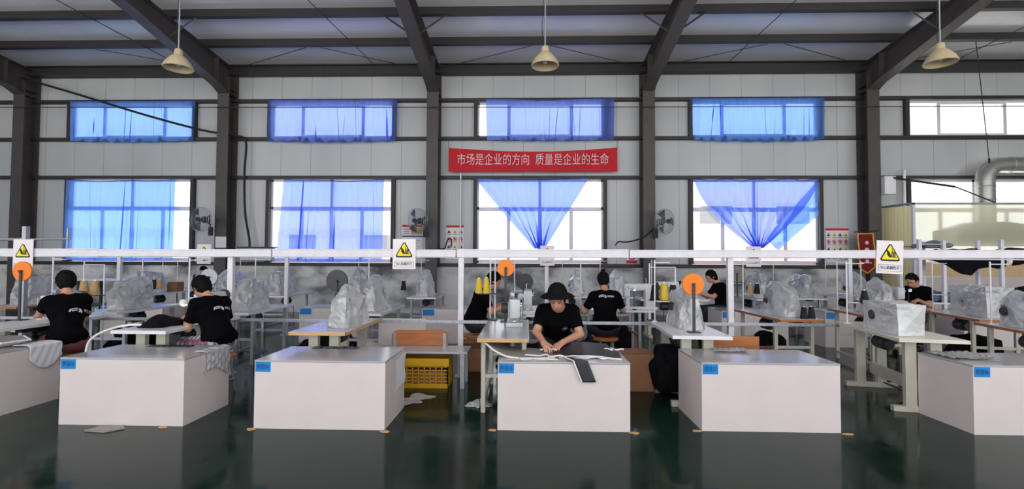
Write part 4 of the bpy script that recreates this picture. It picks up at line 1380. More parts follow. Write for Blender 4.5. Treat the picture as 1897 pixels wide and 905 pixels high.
def carton(label, x, y, w, d, h, rz=0., z=0, open_=True):
    t = thing('carton', label, 'box', (x, y, z), rz)
    m = MB(); b = .006
    m.span(-w/2, w/2, -d/2, -d/2+b, 0, h); m.span(-w/2, w/2, d/2-b, d/2, 0, h); m.span(-w/2, -w/2+b, -d/2, d/2, 0, h); m.span(w/2-b, w/2, -d/2, d/2, 0, h); m.span(-w/2, w/2, -d/2, d/2, 0, b)
    if not open_: m.span(-w/2, w/2, -d/2, d/2, h-b, h)
    m.build('body', 'carton', t)
    if open_:
        MB().box((0, -d/2-.04, h-.05), (w, .006, .12), rot=Matrix.Rotation(.7, 3, 'X')).build('flap', 'carton', t)
        MB().box((w/2+.04, 0, h-.05), (.006, d, .12), rot=Matrix.Rotation(-.7, 3, 'Y')).build('flap', 'carton', t)
    return t
carton('large worn brown carton standing on the floor behind box 05', 1.18, 5.80, .55, .36, .43, .02, 0, False)
carton('small brown carton under the trunking bar behind the worker with a bun', 1.62, 8.25, .4, .3, .35, .1)
carton('brown open carton under the table with the round motor', 3.3, 6.62, .34, .3, .34, .2)
carton('small brown carton below the bar near the hidden worker', -.72, 6.62, .26, .22, .4, .1)
carton('little brown carton on the far table behind the worker by the orange disc', -7.95, 10.75, .3, .24, .2, .1, .752, False)
t = thing('chair', 'low chair with brown board back behind box 07', 'chair', (2.32, 5.72, 0))
MB().span(-.22, .22, -.2, .2, .40, .43, .006).build('seat', 'brownwood', t)
MB().span(-.26, .26, -.235, -.215, .46, .66, .008).build('backrest', 'brownwood', t)
for x in (-.19, .19):
    for y in (-.17, .17): MB().span(x-.016, x+.016, y-.016, y+.016, 0, .40).build('leg', 'galv', t)
m = MB(); m.span(-.17, -.14, -.215, -.2, .40, .6); m.span(.14, .17, -.215, -.2, .40, .6); m.build('back_bracket', 'galv', t)

# thread cones on stands
def cone_stand(label, x, y, z0, hp, w=.3, off=0.):
    t = thing('cone_stand', label, 'thread stand', (x, y, z0))
    MB().span(-w/2+off, w/2+max(off, 0), -.06, .06, hp-.012, hp).build('plate', 'dark', t)
    m = MB()
    m.tube([(-w/2+.01, .04, 0), (-w/2+.01, .04, hp+.45)], .009); m.tube([(w/2-.01, .04, 0), (w/2-.01, .04, hp+.40)], .009)
    m.tube([(-w/2+.01, .04, hp+.4), (w/2-.01, .04, hp+.4)], .006)
    m.build('pole', 'railwhite', t)
    MB().span(-w/2-.02, w/2+.02, -.08, .08, 0, .012, .003).build('base', 'dark', t)
    return t
cone_stand('two poled thread stand on the white table with the large orange disc', 1.70, 6.10, .75, .26, .34)
thread_cone('black cone of thread on the stand by the large orange disc', 1.585, 6.07, 1.01, 'bthread', .2)
thread_cone('yellow cone of thread between dark cones by the large orange disc', 1.70, 6.07, 1.01, 'ythread', .22)
thread_cone('dark cone beside the yellow one nearest the large orange disc', 1.81, 6.07, 1.01, 'bthread', .2)
cone_stand('thread stand at the far corner of the worn table', -.42, 6.03, .75, .33, .08, -.14)
thread_cone('x', -.59, 6.03, 1.08, 'ythread', .19, .045)['label'] = 'yellow thread cone, the one of the pair nearer the trunking post'
thread_cone('yellow thread cone, the one of the pair nearer the small orange disc', -.495, 6.03, 1.08, 'ythread', .2, .045)
cone_stand('thread stand beyond the worker seated by the orange disc', -5.80, 6.32, 0, 1.0, .3)
thread_cone('tan thread cone close to the head of the worker by the orange disc', -5.72, 6.29, 1.0, 'tan', .2, .06)
thread_cone('tan thread cone farther from the head of the worker by the orange disc', -5.87, 6.29, 1.0, 'tan', .2, .06)
for x, y, z, c, lab in ((-5.93, 7.58, 1.003, 'bthread', 'black thread cone above the bagged machine behind the worker by the orange disc'), (-5.84, 7.58, 1.003, 'tan', 'tan thread cone above the bagged machine behind the worker by the orange disc'),
                        (3.72, 6.48, .752, 'bthread', 'dark cone standing on the brown edged table, nearer the round motor'), (3.60, 6.44, .752, 'bthread', 'dark cone standing on the brown edged table corner'),
                        (3.36, 7.42, 1.003, 'tan', 'tan cone on the thread arm of the brown edged table'), (3.46, 7.42, 1.003, 'bthread', 'tall black cone on the thread arm of the brown edged table'),
                        (4.02, 5.92, 1.003, 'bthread', 'black cone above the far end of the cream table'), (-4.22, 7.63, 1.003, 'bthread', 'black cone above the bagged machine behind the worker in plaid'),
                        (-1.95, 7.68, 1.003, 'bthread', 'black cone above the bagged machine behind the plywood edged table')):
    thread_cone(lab, x, y, z, c, .16, .045)
reel('grey disc on a pole behind the worker in plaid trousers', -4.35, 6.55, 1.235, .12, 'galv')
reel('pale disc near the wall below the double swagged curtain', 4.35, 10.2, 1.22, .17, 'greymat')

# mats, cords and papers on the boxes
def mat_piece(name, label, outline, z, th, mat, edge=None, cat='mat', warp=None):
    t = thing(name, label, cat, (outline[0][0], outline[0][1], z))
    ox, oy = outline[0]
    warp = warp or (lambda x, y: 0)
    bm = bmesh.new()
    pts = [Vector((x-ox, y-oy, 0)) for x, y in outline]
    f = bm.faces.new([bm.verts.new(p) for p in pts])
    bmesh.ops.triangulate(bm, faces=[f])
    bmesh.ops.subdivide_edges(bm, edges=bm.edges[:], cuts=5, use_grid_fill=True)
    for v in bm.verts: v.co.z = warp(v.co.x+ox, v.co.y+oy)
    me = bpy.data.meshes.new('sheet'); bm.to_mesh(me); bm.free()
    solid(link('sheet', me, mat, t), th, 1)
    if edge:
        P = [outline[i] for i in edge]
        Q = []
        for a, b in zip(P, P[1:]):
            for k in range(6): Q.append((a[0]+(b[0]-a[0])*k/6, a[1]+(b[1]-a[1])*k/6))
        Q.append(P[-1])
        MB().tube([(x-ox, y-oy, warp(x, y)+.004) for x, y in Q], .009, 6).build('edging_cord', 'cord', t)
    return t
E5 = .603
def droop(x, y):
    return 1.1*max(0, -.1-x)**2 + .03*max(0, y-4.5)
arc = [(-.44, 4.98), (-.445, 4.80), (-.40, 4.66), (-.30, 4.55), (-.18, 4.47), (-.02, 4.42), (.16, 4.43), (.26, 4.47), (.22, 4.66), (.10, 4.86), (-.1, 4.91), (-.3, 4.96)]
mat_piece('mat_blank', 'curved grey mat hanging over the side of box 05 with white piping', arc, E5, .006, 'greymat', [0, 1, 2, 3, 4, 5, 6, 7], warp=droop)
blk = [(.30, 4.50), (.42, 4.52), (.55, 4.49), (.70, 4.50), (.80, 4.44), (.86, 4.41), (.87, 4.62), (.82, 4.78), (.80, 4.90), (.45, 4.91), (.36, 4.84), (.28, 4.66)]
mat_piece('mat_blank', 'black stitched mat lying on box 05 beside the hands of the woman in the hat', blk, E5, .012, 'felt', [0, 1, 2, 3, 4, 5], warp=lambda x, y: .006+.13*max(0, y-4.5)+.006*math.sin(x*14))
t = thing('mat_strip', 'black strip hanging over the front edge of box 05', 'mat', (.45, 4.30, .6))
def stp(u, v):
    # from the top of the box, over the edge, down its front
    s = v*.36
    x = -.10 + .12*u + (.12*v) - .02*(1-u)*0
    if s < .18: y, z = .17 - s, .014
    else: y, z = -.012, .014 - (s-.18)
    return Vector((x + .02*v, y, z))
solid(sheet('sheet', 'felt', t, stp, 6, 30), .006)
MB().tube([stp(0, k/20) + Vector((-.006, -.004, .003)) for k in range(21)] , .007, 6).build('edging_cord', 'cord', t)
rg = random.Random(5)
def cords(label, c, z, L, seed, n=3):
    rg = random.Random(seed); pts = []
    for i in range(7):
        pts.append((c[0]+L*(i/6-.5)+rg.uniform(-.02, .02), c[1]+rg.uniform(-.05, .05), z+.008+.006*(i % 2)))
    return cord('edging_cord', label, 'cord', pts, .0075, 'cord')
cords('white cord looped just below the hands of the woman in the hat', (.18, 4.48), E5+.01, .34, 1)
cords('white cord crossing the front edge of box 05 under the grey mat', (.10, 4.37), E5, .36, 2)
cords('white cord ends curled on the corner of the black mat', (.84, 4.72), E5+.03, .16, 3)
cords('white cord straggling along the edge of the black mat', (.62, 4.45), E5, .36, 4)
cords('white cord lying between the hands of the woman in the hat', (.20, 4.66), E5+.03, .16, 6)
for i, (dx, lab) in enumerate(((0, 'uppermost'), (-.12, 'second'), (-.24, 'lowest'))):
    b0 = [(-5.9+dx*.3, 4.5), (-5.35+dx*.4, 4.48), (-5.12+dx*.5, 4.62), (-5.08+dx*.5, 4.86), (-5.3, 5.0), (-5.9, 5.02)]
    mat_piece('mat_blank', 'grey mat with white piping on the box at the picture edge, %s of the stack' % lab, b0, .603+.022*(2-i), .006, 'greymat', [0, 1, 2, 3, 4], warp=lambda x, y, i=i: .012+.008*math.sin(x*9+i))
cord('edging_cord', 'long white cord arching from the floor gap to the table of the worker in plaid', 'cord', [(-4.62, 5.0, .35), (-4.6, 5.0, .6), (-4.45, 5.02, .72), (-4.2, 5.05, .785), (-3.95, 5.1, .765)], .012, 'cord')
pile('dark mat blanks lying on the table in front of the worker in plaid', -4.0, 5.3, .752, .36, .5, .05, 21, 'blackcloth')['category'] = 'mat'

def film(name, label, fn, mat='plastic', cat='plastic bag', nu=26, nv=26):
    o = sheet(name, mat, None, fn, nu, nv)
    return tag(solid(o, .002), label, cat)
def bag3(u, v):
    s = v*.42; y = 4.52+.36*u + .03*v
    wr = .008*math.sin(u*13+v*7)+.006*math.sin(u*29-v*11)
    if s < .08: return Vector((-3.13+s, y, .612+abs(wr)))
    return Vector((-3.04+abs(wr)+.004, y + .03*math.sin(s*9), .604-(s-.08)*(.72-.22*math.sin(u*3.1+.5))))
film('plastic_bag', 'clear bag hanging over the corner of box 03', bag3)
def bag0(u, v):
    s = v*.40; y = 4.72+.34*u
    wr = .006*math.sin(u*13+v*7)
    if s < .18: return Vector((-5.13+s, y, .612+abs(wr)))
    return Vector((-4.945+abs(wr)+.004, y, .604-(s-.18)*(.6+.5*math.sin(u*3.1))))
film('plastic_bag', 'white sheet folded over the edge of the box at the picture edge', bag0, 'paper', 'sheet')
def pap(u, v):
    return Vector((-1.231 + .012*u*u + .006*math.sin(v*8)*u, 4.62+.28*u, .24+.30*v + .02*u))
film('paper_sheet', 'curling white paper stuck on the side of box 04', pap, 'paper', 'paper')
def bag6(u, v):
    wr = .008*math.sin(u*15+v*9)+.006*math.sin(u*23-v*17)
    return Vector((3.92+.42*u, 4.60+.34*v, .612+abs(wr)))
film('plastic_bag', 'flat clear plastic on top of box 06', bag6)
def bag7(u, v):
    wr = .006*math.sin(u*15+v*9)+.005*math.sin(u*23-v*17)
    return Vector((1.86+.34*u, 4.84+.16*v, .612+abs(wr)))
film('plastic_bag', 'flat bag of small parts at the back of box 07', bag7)
for i, (x, lab) in enumerate(((-2.08, 'nearest the table upright'), (-1.95, 'second from the table upright'), (-1.84, 'third from the table upright'), (-1.73, 'farthest from the table upright'))):
    tag(MB().span(x-.05, x+.04, 4.80, 4.90, .601, .612, .003).span(x-.03, x+.02, 4.81, 4.83, .61, .622, .002).build('metal_plate', 'dark'), 'small dark metal plate on box 04, ' + lab, 'plate', 'dark plates on box 04')
for i, (x, lab) in enumerate(((-3.75, 'nearer the blue card'), (-3.6, 'middle'), (-3.45, 'nearer the hanging bag'))):
    tag(MB().span(x-.07, x+.06, 4.82, 4.90, .601, .609, .003).build('rubber_strip', 'black'), 'dark rubber strip at the back of box 03, the one ' + lab, 'strip', 'rubber strips on box 03')
pile('grey brown mat drooping behind the corner of box 04', -1.62, 5.28, .45, .5, .36, .12, 31, 'greymat')['category'] = 'mat'
o = [q for q in COL.objects if q.get('label') == 'grey brown mat drooping behind the corner of box 04'][0]; o.name = 'folded_mat'
t = thing('support_stool', 'low stool under the drooping mat behind box 04', 'stool', (-1.62, 5.28, 0))
MB().span(-.2, .2, -.15, .15, .42, .45, .004).build('seat', 'galv', t)
for x in (-.17, .17):
    for y in (-.12, .12): MB().span(x-.015, x+.015, y-.015, y+.015, 0, .42).build('leg', 'galv', t)

# floor litter
def scrap(name, label, x, y, pts, mat, cat, th=.006):
    o = MB().prism(pts, 0, th).build(name, mat); o.location = (x, y, .001)
    return tag(o, label, cat)
scrap('card_scrap', 'pale card scrap on the floor in front of box 03', -3.66, 4.18, [(-.14, -.06), (.05, -.08), (.15, .02), (.08, .07), (-.1, .05)], 'greymat', 'scrap', .012)
for x, y, lab in ((-1.22, 4.22, 'side corner of the box numbered four'), (-2.41, 4.23, 'blue card corner of the box numbered four'), (-.29, 4.30, 'blue card corner of the box numbered five'), (.94, 4.28, 'plain corner of the box numbered five'), (1.50, 4.36, 'blue card corner of the box numbered seven'), (2.79, 4.34, 'plain corner of the box numbered seven'), (-3.2, 4.24, 'side corner of the box numbered three')):
    rg = random.Random(int(x*100))
    pts = [(rg.uniform(.5, 1)*.055*math.cos(a), rg.uniform(.4, 1)*.03*math.sin(a)) for a in [k*PI/4 for k in range(8)]]
    scrap('tape_scrap', 'torn brown tape on the floor at the ' + lab, x, y, pts, 'wood', 'scrap', .008)
def puddle(label, x, y, w, d, seed, mat='plastic2', name='plastic_film', amp=.01):
    rg = random.Random(seed); ph = [rg.random()*6 for _ in range(6)]
    def fn(u, v):
        a = u*2*PI; r = v*(.6+.22*math.sin(2*a+ph[0])+.15*math.sin(5*a+ph[1]))
        return Vector((x+w*r*math.cos(a), y+d*r*math.sin(a), .004+amp*(1-v*.8)*abs(math.sin(7*u*6.28+ph[2])*math.sin(9*v+ph[3]))))
    return tag(sheet(name, mat, None, fn, 40, 10), label, 'plastic film')
puddle('pale film lying on the floor in front of the yellow crate', -1.2, 5.2, .3, .3, 2, amp=.004)
puddle('crumpled clear film on the floor under the worn table', -.48, 5.05, .16, .25, 3, 'plastic', amp=.07)
puddle('crumpled film on the floor behind box 07 near the cream table', 3.0, 5.9, .4, .25, 4, 'plastic', amp=.06)
# dark heaps under tables
pile('black coat bundle hanging under the white table behind box 05', 1.62, 5.62, .06, .4, .6, .5, 41)['category'] = 'coat'
pile('dark bundle under the table of the worker in plaid', -3.0, 6.75, .0, .7, .5, .35, 43)
pile('dark cloth heap under the grey table directly behind the plywood edged one', -2.95, 7.35, .0, .6, .8, .5, 44)
pile('dark sacks on the floor under the trunking beyond the black mat', .55, 6.6, .0, 1.0, .5, .42, 45)
pile('dark sacks under the table of the worker with a bun', 1.25, 7.62, .0, .7, .36, .5, 46)
pile('dark heap under the table with the round motor', 3.53, 7.2, .0, .36, .66, .45, 47)
pile('dark heap under the brown edged table by the cloth shelf', 6.32, 7.1, .0, .36, .66, .45, 48)
pile('dark heap under the grey table behind the worker by the orange disc', -5.88, 7.15, 0, .36, .7, .5, 49)

# lit work lamps on the machines
def work_lamp(label, x, y, z, col, r=.028, h=.3):
    t = thing('work_lamp', label, 'lamp', (x, y, .752))
    MB().cyl((0, 0, .008), .035, .016, bevel=.003).build('base', 'dark', t)
    MB().tube([(0, 0, .01), (0, 0, z-.752-.04), (0, -.03, z-.752+r)], .006).build('gooseneck', 'dark', t)
    MB().lathe([(0, r*.2), (r, 0), (r*1.25, -r*1.4), (r*1.15, -r*1.4), (r*.85, -.1*r), (0, 0)], 20, Matrix.Translation((0, -.03, z-.752+r))).build('lamp_shade', 'brightwhite', t, smooth=True)
    MB().lathe([(0, -r*2.0), (r*.7, -r*1.7), (r, -r*1.1), (r*.8, -r*.3), (0, 0)], 16, Matrix.Translation((0, -.03, z-.752+r))).build('bulb', col, t, smooth=True)
work_lamp('glowing yellow white lamp at the machine of the worker in plaid trousers', -4.08, 5.72, .96, 'led', .04)
work_lamp('violet blue lamp glowing at the elbow of the worker with a bun', 1.62, 7.38, 1.06, 'ledblue', .022)
work_lamp('blue lamp glowing in front of the worker beside the booth', 6.36, 8.3, 1.02, 'ledblue', .022)

# ================================================================ PEOPLE
def plaid_mat():
    m = bpy.data.materials.new('plaid_cotton'); m.use_nodes = True
    nt = m.node_tree; b = nt.nodes['Principled BSDF']
    tc = nn(nt, 'ShaderNodeTexCoord'); sp = nn(nt, 'ShaderNodeSeparateXYZ')
    nt.links.new(tc.outputs['Object'], sp.inputs[0])
    def wave(o, f):
        a = nn(nt, 'ShaderNodeMath', operation='MULTIPLY'); a.inputs[1].default_value = f; nt.links.new(o, a.inputs[0])
        s = nn(nt, 'ShaderNodeMath', operation='SINE'); nt.links.new(a.outputs[0], s.inputs[0])
        return s.outputs[0]
    def mixc(f, a, c):
        x = nn(nt, 'ShaderNodeMix', data_type='RGBA'); nt.links.new(f, x.inputs[0])
        if isinstance(a, tuple): x.inputs[6].default_value = a + (1,)
        else: nt.links.new(a, x.inputs[6])
        x.inputs[7].default_value = c + (1,)
        return x.outputs[2]
    c = mixc(wave(sp.outputs[1], 90), lin((196, 192, 204)), lin((96, 100, 140)))
    c = mixc(wave(sp.outputs[0], 90), c, lin((150, 76, 84)))
    nt.links.new(c, b.inputs['Base Color']); b.inputs['Roughness'].default_value = .85
    return m
M['plaid'] = plaid_mat()
M['lip'] = pm('lips', (160, 92, 84), .5, var=.03)
M['pinktrousers'] = pm('dusky_pink_trousers', (120, 66, 76), .8, var=.1)
M['logo'] = pm('pale_print', (212, 210, 212), .6, var=.02)
M['logodim'] = pm('grey_print', (110, 110, 112), .6, var=.02)

def V3(*a): return np.array(a, float)
def unit(v): return v/np.linalg.norm(v)
def rotx(a): return np.array([[1, 0, 0], [0, math.cos(a), -math.sin(a)], [0, math.sin(a), math.cos(a)]])
def rotz(a): return np.array([[math.cos(a), -math.sin(a), 0], [math.sin(a), math.cos(a), 0], [0, 0, 1]])
def roty(a): return np.array([[math.cos(a), 0, math.sin(a)], [0, 1, 0], [-math.sin(a), 0, math.cos(a)]])

def elbow(sh, wr, L1, L2, pole):
    d = wr - sh; L = np.linalg.norm(d)
    if L > (L1+L2)*.995: wr = sh + d/L*(L1+L2)*.995; d = wr-sh; L = np.linalg.norm(d)
    a = (L1*L1 - L2*L2 + L*L)/(2*L); h = math.sqrt(max(L1*L1-a*a, 0))
    u = d/L; p = pole - (pole @ u)*u; p = unit(p)
    return sh + u*a + p*h, wr

def person(label, loc, rz, pelvis=.58, lean=25, headpitch=20, headyaw=0, wrists=((-.2, .42, .80), (.2, .42, .80)), h=.012, sc=.96, trousers='trousers',
           hair='short', hat=False, knees=((-.13, .42), (.13, .42)), logo=None, emblem=False, shirt_len=.0, girth=1.0, hd=((.1, 1, -.25), (-.1, 1, -.25)), group=None, poles=None, elbows=None, neckdir=None, hatback=.24):
    """seated figure facing local +Y; local +X is its right-hand side"""
    root = thing('person', label, 'person', loc, rz, group)
    la = -rad(lean)
    RS = rotx(la)
    P0 = V3(0, 0, pelvis)
    up = RS @ V3(0, 0, 1)
    waist = P0 + RS @ V3(0, .0, .17*sc); chest = P0 + RS @ V3(0, .015, .35*sc); neck = P0 + RS @ V3(0, -.005, .50*sc)
    RH = rotz(rad(headyaw)) @ rotx(la*.6 - rad(headpitch))
    ntop = neck + (RH @ V3(0, .015, .075) if neckdir is None else V3(*neckdir))
    hc = ntop + RH @ V3(0, .035, .115)
    sh = {s: neck + RS @ V3(s*.155*girth*sc, .0, -.055) for s in (-1, 1)}
    wr = {-1: V3(*wrists[0]), 1: V3(*wrists[1])}
    el = {}
    for s in (-1, 1):
        pole = V3(s*.35, -.3, -1.) if poles is None else V3(*poles[0 if s < 0 else 1])
        if elbows is not None:
            el[s] = V3(*elbows[0 if s < 0 else 1])
            continue
        el[s], wr[s] = elbow(sh[s], wr[s], .28*sc, .245*sc, pole)
    hip = {s: P0 + V3(s*.095, .02, -.02) for s in (-1, 1)}
    kn = {-1: V3(knees[0][0], knees[0][1], pelvis-.05), 1: V3(knees[1][0], knees[1][1], pelvis-.05)}
    an = {s: V3(kn[s][0], kn[s][1]-.02, .085) for s in (-1, 1)}
    allp = np.array([P0-.25, P0+.25, hc-.2, hc+.2] + [q for dct in (sh, wr, el, kn, an) for q in dct.values()])
    lo = allp.min(0) - .24; hi = allp.max(0) + .24; lo[2] = max(lo[2], -.01)
    lo[2] = -.02
    f = Field(lo, hi, h)
    f.ell(P0, (.165*girth, .12, .12), None, .03)
    f.cone(P0+RS@V3(0, 0, .04), waist, .125*girth, .12*girth, .06)
    f.ell(chest, (.165*girth, .115, .19), RS, .05)
    f.ell(neck + RS@V3(0, -.01, -.06), (.16*girth, .07, .06), RS, .05)
    f.cone(neck - up*.03, ntop, .056, .05, .03)
    for s in (-1, 1):
        f.ell(sh[s], (.062, .058, .06), None, .05)
        f.cone(sh[s], el[s], .052, .041, .03); f.cone(el[s], wr[s], .042, .027, .015)
        f.cone(hip[s], kn[s], .092, .062, .04); f.cone(kn[s], an[s], .06, .038, .02); f.ell(kn[s]-V3(0, .02, .16), (.05, .056, .12), None, .03)
        f.cone(an[s]-V3(0, .02, .03), an[s]+V3(s*.02, .15, -.052), .034, .028, .02)
    # head
    def hp(x, y, z): return hc + RH @ V3(x, y, z)
    f.ell(hp(0, 0, .015), (.076, .094, .105), RH, .02)
    f.ell(hp(0, .03, -.062), (.056, .058, .058), RH, .035)
    f.cone(hp(0, .090, .012), hp(0, .108, -.022), .008, .0135, .012)
    f.ell(hp(0, .078, -.036), (.042, .02, .03), RH, .02)
    for s in (-1, 1):
        f.ell(hp(s*.031, .098, .012), (.017, .013, .011), RH, .012, 'cut')
        f.ell(hp(s*.03, .083, .034), (.024, .012, .008), RH, .012)
        f.ell(hp(s*.078, -.008, -.008), (.010, .021, .032), RH, .008)
    f.ell(hp(0, .086, -.058), (.023, .012, .011), RH, .01)
    # hands: palm, five bent fingers each
    for s in (-1, 1):
        dd = unit(V3(*hd[0 if s < 0 else 1]))
        n0 = V3(0, 0, 1); side = unit(np.cross(dd, n0))*(-s)         # towards the thumb: inwards
        nrm = np.cross(side, dd); nrm = nrm if nrm[2] > 0 else -nrm
        R = np.stack([side, dd, nrm], 1)
        pc = wr[s] + dd*.05
        f.cone(wr[s], wr[s]+dd*.02, .026, .025, .015)
        f.box(pc, (.040, .045, .0135), R, .012, .015)
        for i, (o, L) in enumerate(((.030, .072), (.010, .080), (-.011, .075), (-.030, .058))):
            q = pc + side*o + dd*.038; ang = .28 + .06*i
            v = dd*math.cos(ang*.4) - nrm*math.sin(ang*.4) + side*o*2.2
            for kk, (fr, r0, r1) in enumerate(((.42, .0092, .0085), (.32, .0085, .008), (.26, .008, .0068))):
                v = unit(v); q2 = q + v*L*fr
                f.cone(q, q2, r0, r1, .004 if kk else .006)
                q = q2; v = v*math.cos(.38) - nrm*math.sin(.38)
        q = pc + side*.034 - dd*.022; v = unit(side*.75 + dd*.7 - nrm*.2)
        q2 = q + v*.036; f.cone(q, q2, .0125, .0105, .01); q3 = q2 + unit(v*.5+dd*.7-nrm*.2)*.032; f.cone(q2, q3, .0105, .008, .004)
    body = link('body', f.mesh('body'), 'skin', root, True)
    # face details
    for s in (-1, 1):
        g = Field(hp(s*.031, .09, .012)-.03, hp(s*.031, .09, .012)+.03, .003)
        g.ell(hp(s*.031, .0845, .0115), (.0125, .0075, .0045), RH, 0)
        link('eye', g.mesh('eye'), 'ink', root, True)
        g = Field(hp(s*.031, .09, .034)-.035, hp(s*.031, .09, .034)+.035, .003)
        g.cone(hp(s*.014, .0945, .036), hp(s*.047, .086, .038), .0035, .0028, 0)
        link('eyebrow', g.mesh('eyebrow'), 'hair', root, True)
    g = Field(hp(0, .095, -.058)-.035, hp(0, .095, -.058)+.035, .003)
    g.ell(hp(0, .0925, -.056), (.019, .007, .0042), RH, 0); g.ell(hp(0, .0925, -.0625), (.017, .007, .0042), RH, .002)
    link('mouth', g.mesh('mouth'), 'lip', root, True)
    # hair
    g = Field(hc-.24, hc+.24, min(h, .01))
    g.ell(hp(0, -.012, .028), (.088, .100, .108), RH, .0)
    if hair in ('short', 'bun'):
        g.ell(hp(0, -.055, -.03), (.074, .055, .075), RH, .03)
    if hair == 'long':
        g.ell(hp(0, -.06, -.06), (.085, .055, .12), RH, .03)
    if hair == 'full':
        g.ell(hp(0, -.025, .03), (.093, .102, .110), RH, .02); g.ell(hp(0, -.05, -.04), (.080, .058, .080), RH, .03)
    g.box(hp(0, .115, -.045), (.066, .075, .105), RH, .02, .015, 'cut')
    if hair == 'bun':
        g.ell(hp(0, -.03, .135), (.034, .034, .03), RH, .01); g.cone(hp(.01, -.03, .15), hp(.05, -.02, .175), .014, .008, .01)
    g.wrinkle(.008, 55, 3, 5)
    link('hair', g.mesh('hair'), 'hair', root, True)
    # shirt: short sleeves, follows the torso
    e = .016
    g = Field(lo, hi, h)
    g.ell(P0+V3(0, 0, .03), (.172*girth+e, .128+e, .10+e), RS, .03)
    g.cone(P0+RS@V3(0, 0, .05), waist, .135*girth+e, .128*girth+e, .06)
    g.ell(chest, (.168*girth+e, .12+e, .195), RS, .05)
    g.ell(neck+RS@V3(0, -.01, -.06), (.165*girth+e, .075+e, .062+e), RS, .05)
    for s in (-1, 1):
        g.ell(sh[s], (.058+.6*e, .056+.6*e, .054+.6*e), None, .05)
        q = sh[s] + (el[s]-sh[s])*.72
        g.cone(sh[s], q, .056+e*.6, .057+e*.6, .03)
    g.cone(neck+up*.0, ntop+up*.05, .062, .062, .006, 'cut')
    g.wrinkle(.009, 17, 5, 5)
    for s in (-1, 1):
        q = sh[s] + (el[s]-sh[s])*.74
        dv = unit(el[s]-sh[s])
        g.box(q+dv*.10, (.085, .085, .10), np.stack([unit(np.cross(dv, V3(.3, .5, .8))), unit(np.cross(dv, np.cross(dv, V3(.3, .5, .8)))), dv], 1), .002, .003, 'cut')
    hem = P0 - V3(0, 0, .045)
    g.plane(hem, (0, 0, -1))
    shirt = link('shirt', g.mesh('shirt'), 'shirt', root, True)
    # trousers
    g = Field(lo, hi, h)
    g.ell(P0, (.178*girth, .135, .13), None, .03)
    for s in (-1, 1):
        g.cone(hip[s], kn[s], .106, .078, .04); g.cone(kn[s], an[s]+V3(0, 0, .05), .076, .062, .03)
        g.ell(an[s], (.08, .08, .03), None, 0, 'cut')
    g.wrinkle(.006, 22, 9, 4)
    g.plane(P0+V3(0, 0, .12), (0, 0, 1))
    link('trousers', g.mesh('trousers'), trousers, root, True)
    for s in (-1, 1):
        g = Field(an[s]-.22, an[s]+.28, .01)
        g.cone(an[s]-V3(0, .03, .03), an[s]+V3(s*.02, .155, -.045), .044, .036, .02); g.cone(an[s], an[s]-V3(0, 0, .04), .046, .046, .02)
        g.plane((0, 0, .003), (0, 0, -1)); g.plane(an[s]+V3(0, 0, .02), (0, 0, 1))
        link('shoe', g.mesh('shoe'), 'black', root, True)
    if hat:
        T = Matrix([list(RH[i]) + [0] for i in range(3)] + [[0, 0, 0, 1]])
        T.translation = Vector(hp(0, -.018, .068)); 
        tilt = T @ Matrix.Rotation(hatback, 4, 'X')
        m = MB(); m.lathe([(0, .108), (.03, .104), (.066, .084), (.09, .045), (.104, .0), (.13, -.008), (.158, -.022), (.172, -.036), (.174, -.039), (.155, -.029), (.12, -.018), (.10, -.012), (.094, .0), (.08, .04), (.058, .074), (0, .096)], 40, tilt)
        m.build('sun_hat', 'blackcloth', root, True)
    # printed marks pressed onto the shirt
    dg = bpy.context.evaluated_depsgraph_get()
    tree = BVHTree.FromPolygons([v.co.copy() for v in shirt.data.vertices], [tuple(p.vertices) for p in shirt.data.polygons])
    def stick(name, polys, org, ux, uy, nrm, mat):
        bm = bmesh.new()
        for poly in polys:
            vs = []
            for a, b in poly:
                o = Vector(org) + Vector(ux)*a + Vector(uy)*b
                hit = tree.ray_cast(o + Vector(nrm)*.3, -Vector(nrm), 1.0)
                p = (hit[0] if hit[0] is not None else o) + Vector(nrm)*.004
                vs.append(bm.verts.new(p))
            try: bm.faces.new(vs)
            except Exception: pass
        me = bpy.data.meshes.new(name); bm.to_mesh(me); bm.free()
        return link(name, me, mat, root)
    def rect(x0, x1, y0, y1): return [(x0, y0), (x1, y0), (x1, y1), (x0, y1)]
    if logo:
        cx, cz, s = logo
        nrm = RS @ V3(0, -1, 0); ux = RS @ V3(1, 0, 0); uy = RS @ V3(0, 0, 1)
        org = P0 + RS @ V3(cx, -.1, cz)
        em = [[(-.07, -.012), (-.062, .012), (-.035, .022), (.0, .024), (-.0, .016), (-.035, .013), (-.052, .0), (-.056, -.012)],
              [(-.045, .002), (-.02, .008), (-.0, .006), (-.0, -.002), (-.02, -.002), (-.044, -.010)],
              [(.002, .02), (.018, .018), (.03, .006), (.034, -.012), (.026, -.028), (.02, -.012), (.006, -.018), (.004, -.01), (.014, .0)]]
        em = [[(a*s, b*s) for a, b in p] for p in em]
        stick('back_emblem', em, org, ux, uy, nrm, 'logo')
        bars = []
        for k in range(4):
            x0 = (.05+.024*k)*s
            bars += [rect(x0, x0+.019*s, .009*s, .013*s), rect(x0, x0+.019*s, .001*s, .005*s), rect(x0, x0+.019*s, -.010*s, -.006*s), rect(x0+.008*s, x0+.012*s, -.010*s, .013*s), rect(x0, x0+.004*s, -.01*s, .013*s)]
        stick('back_lettering', bars, org, ux, uy, nrm, 'logo')
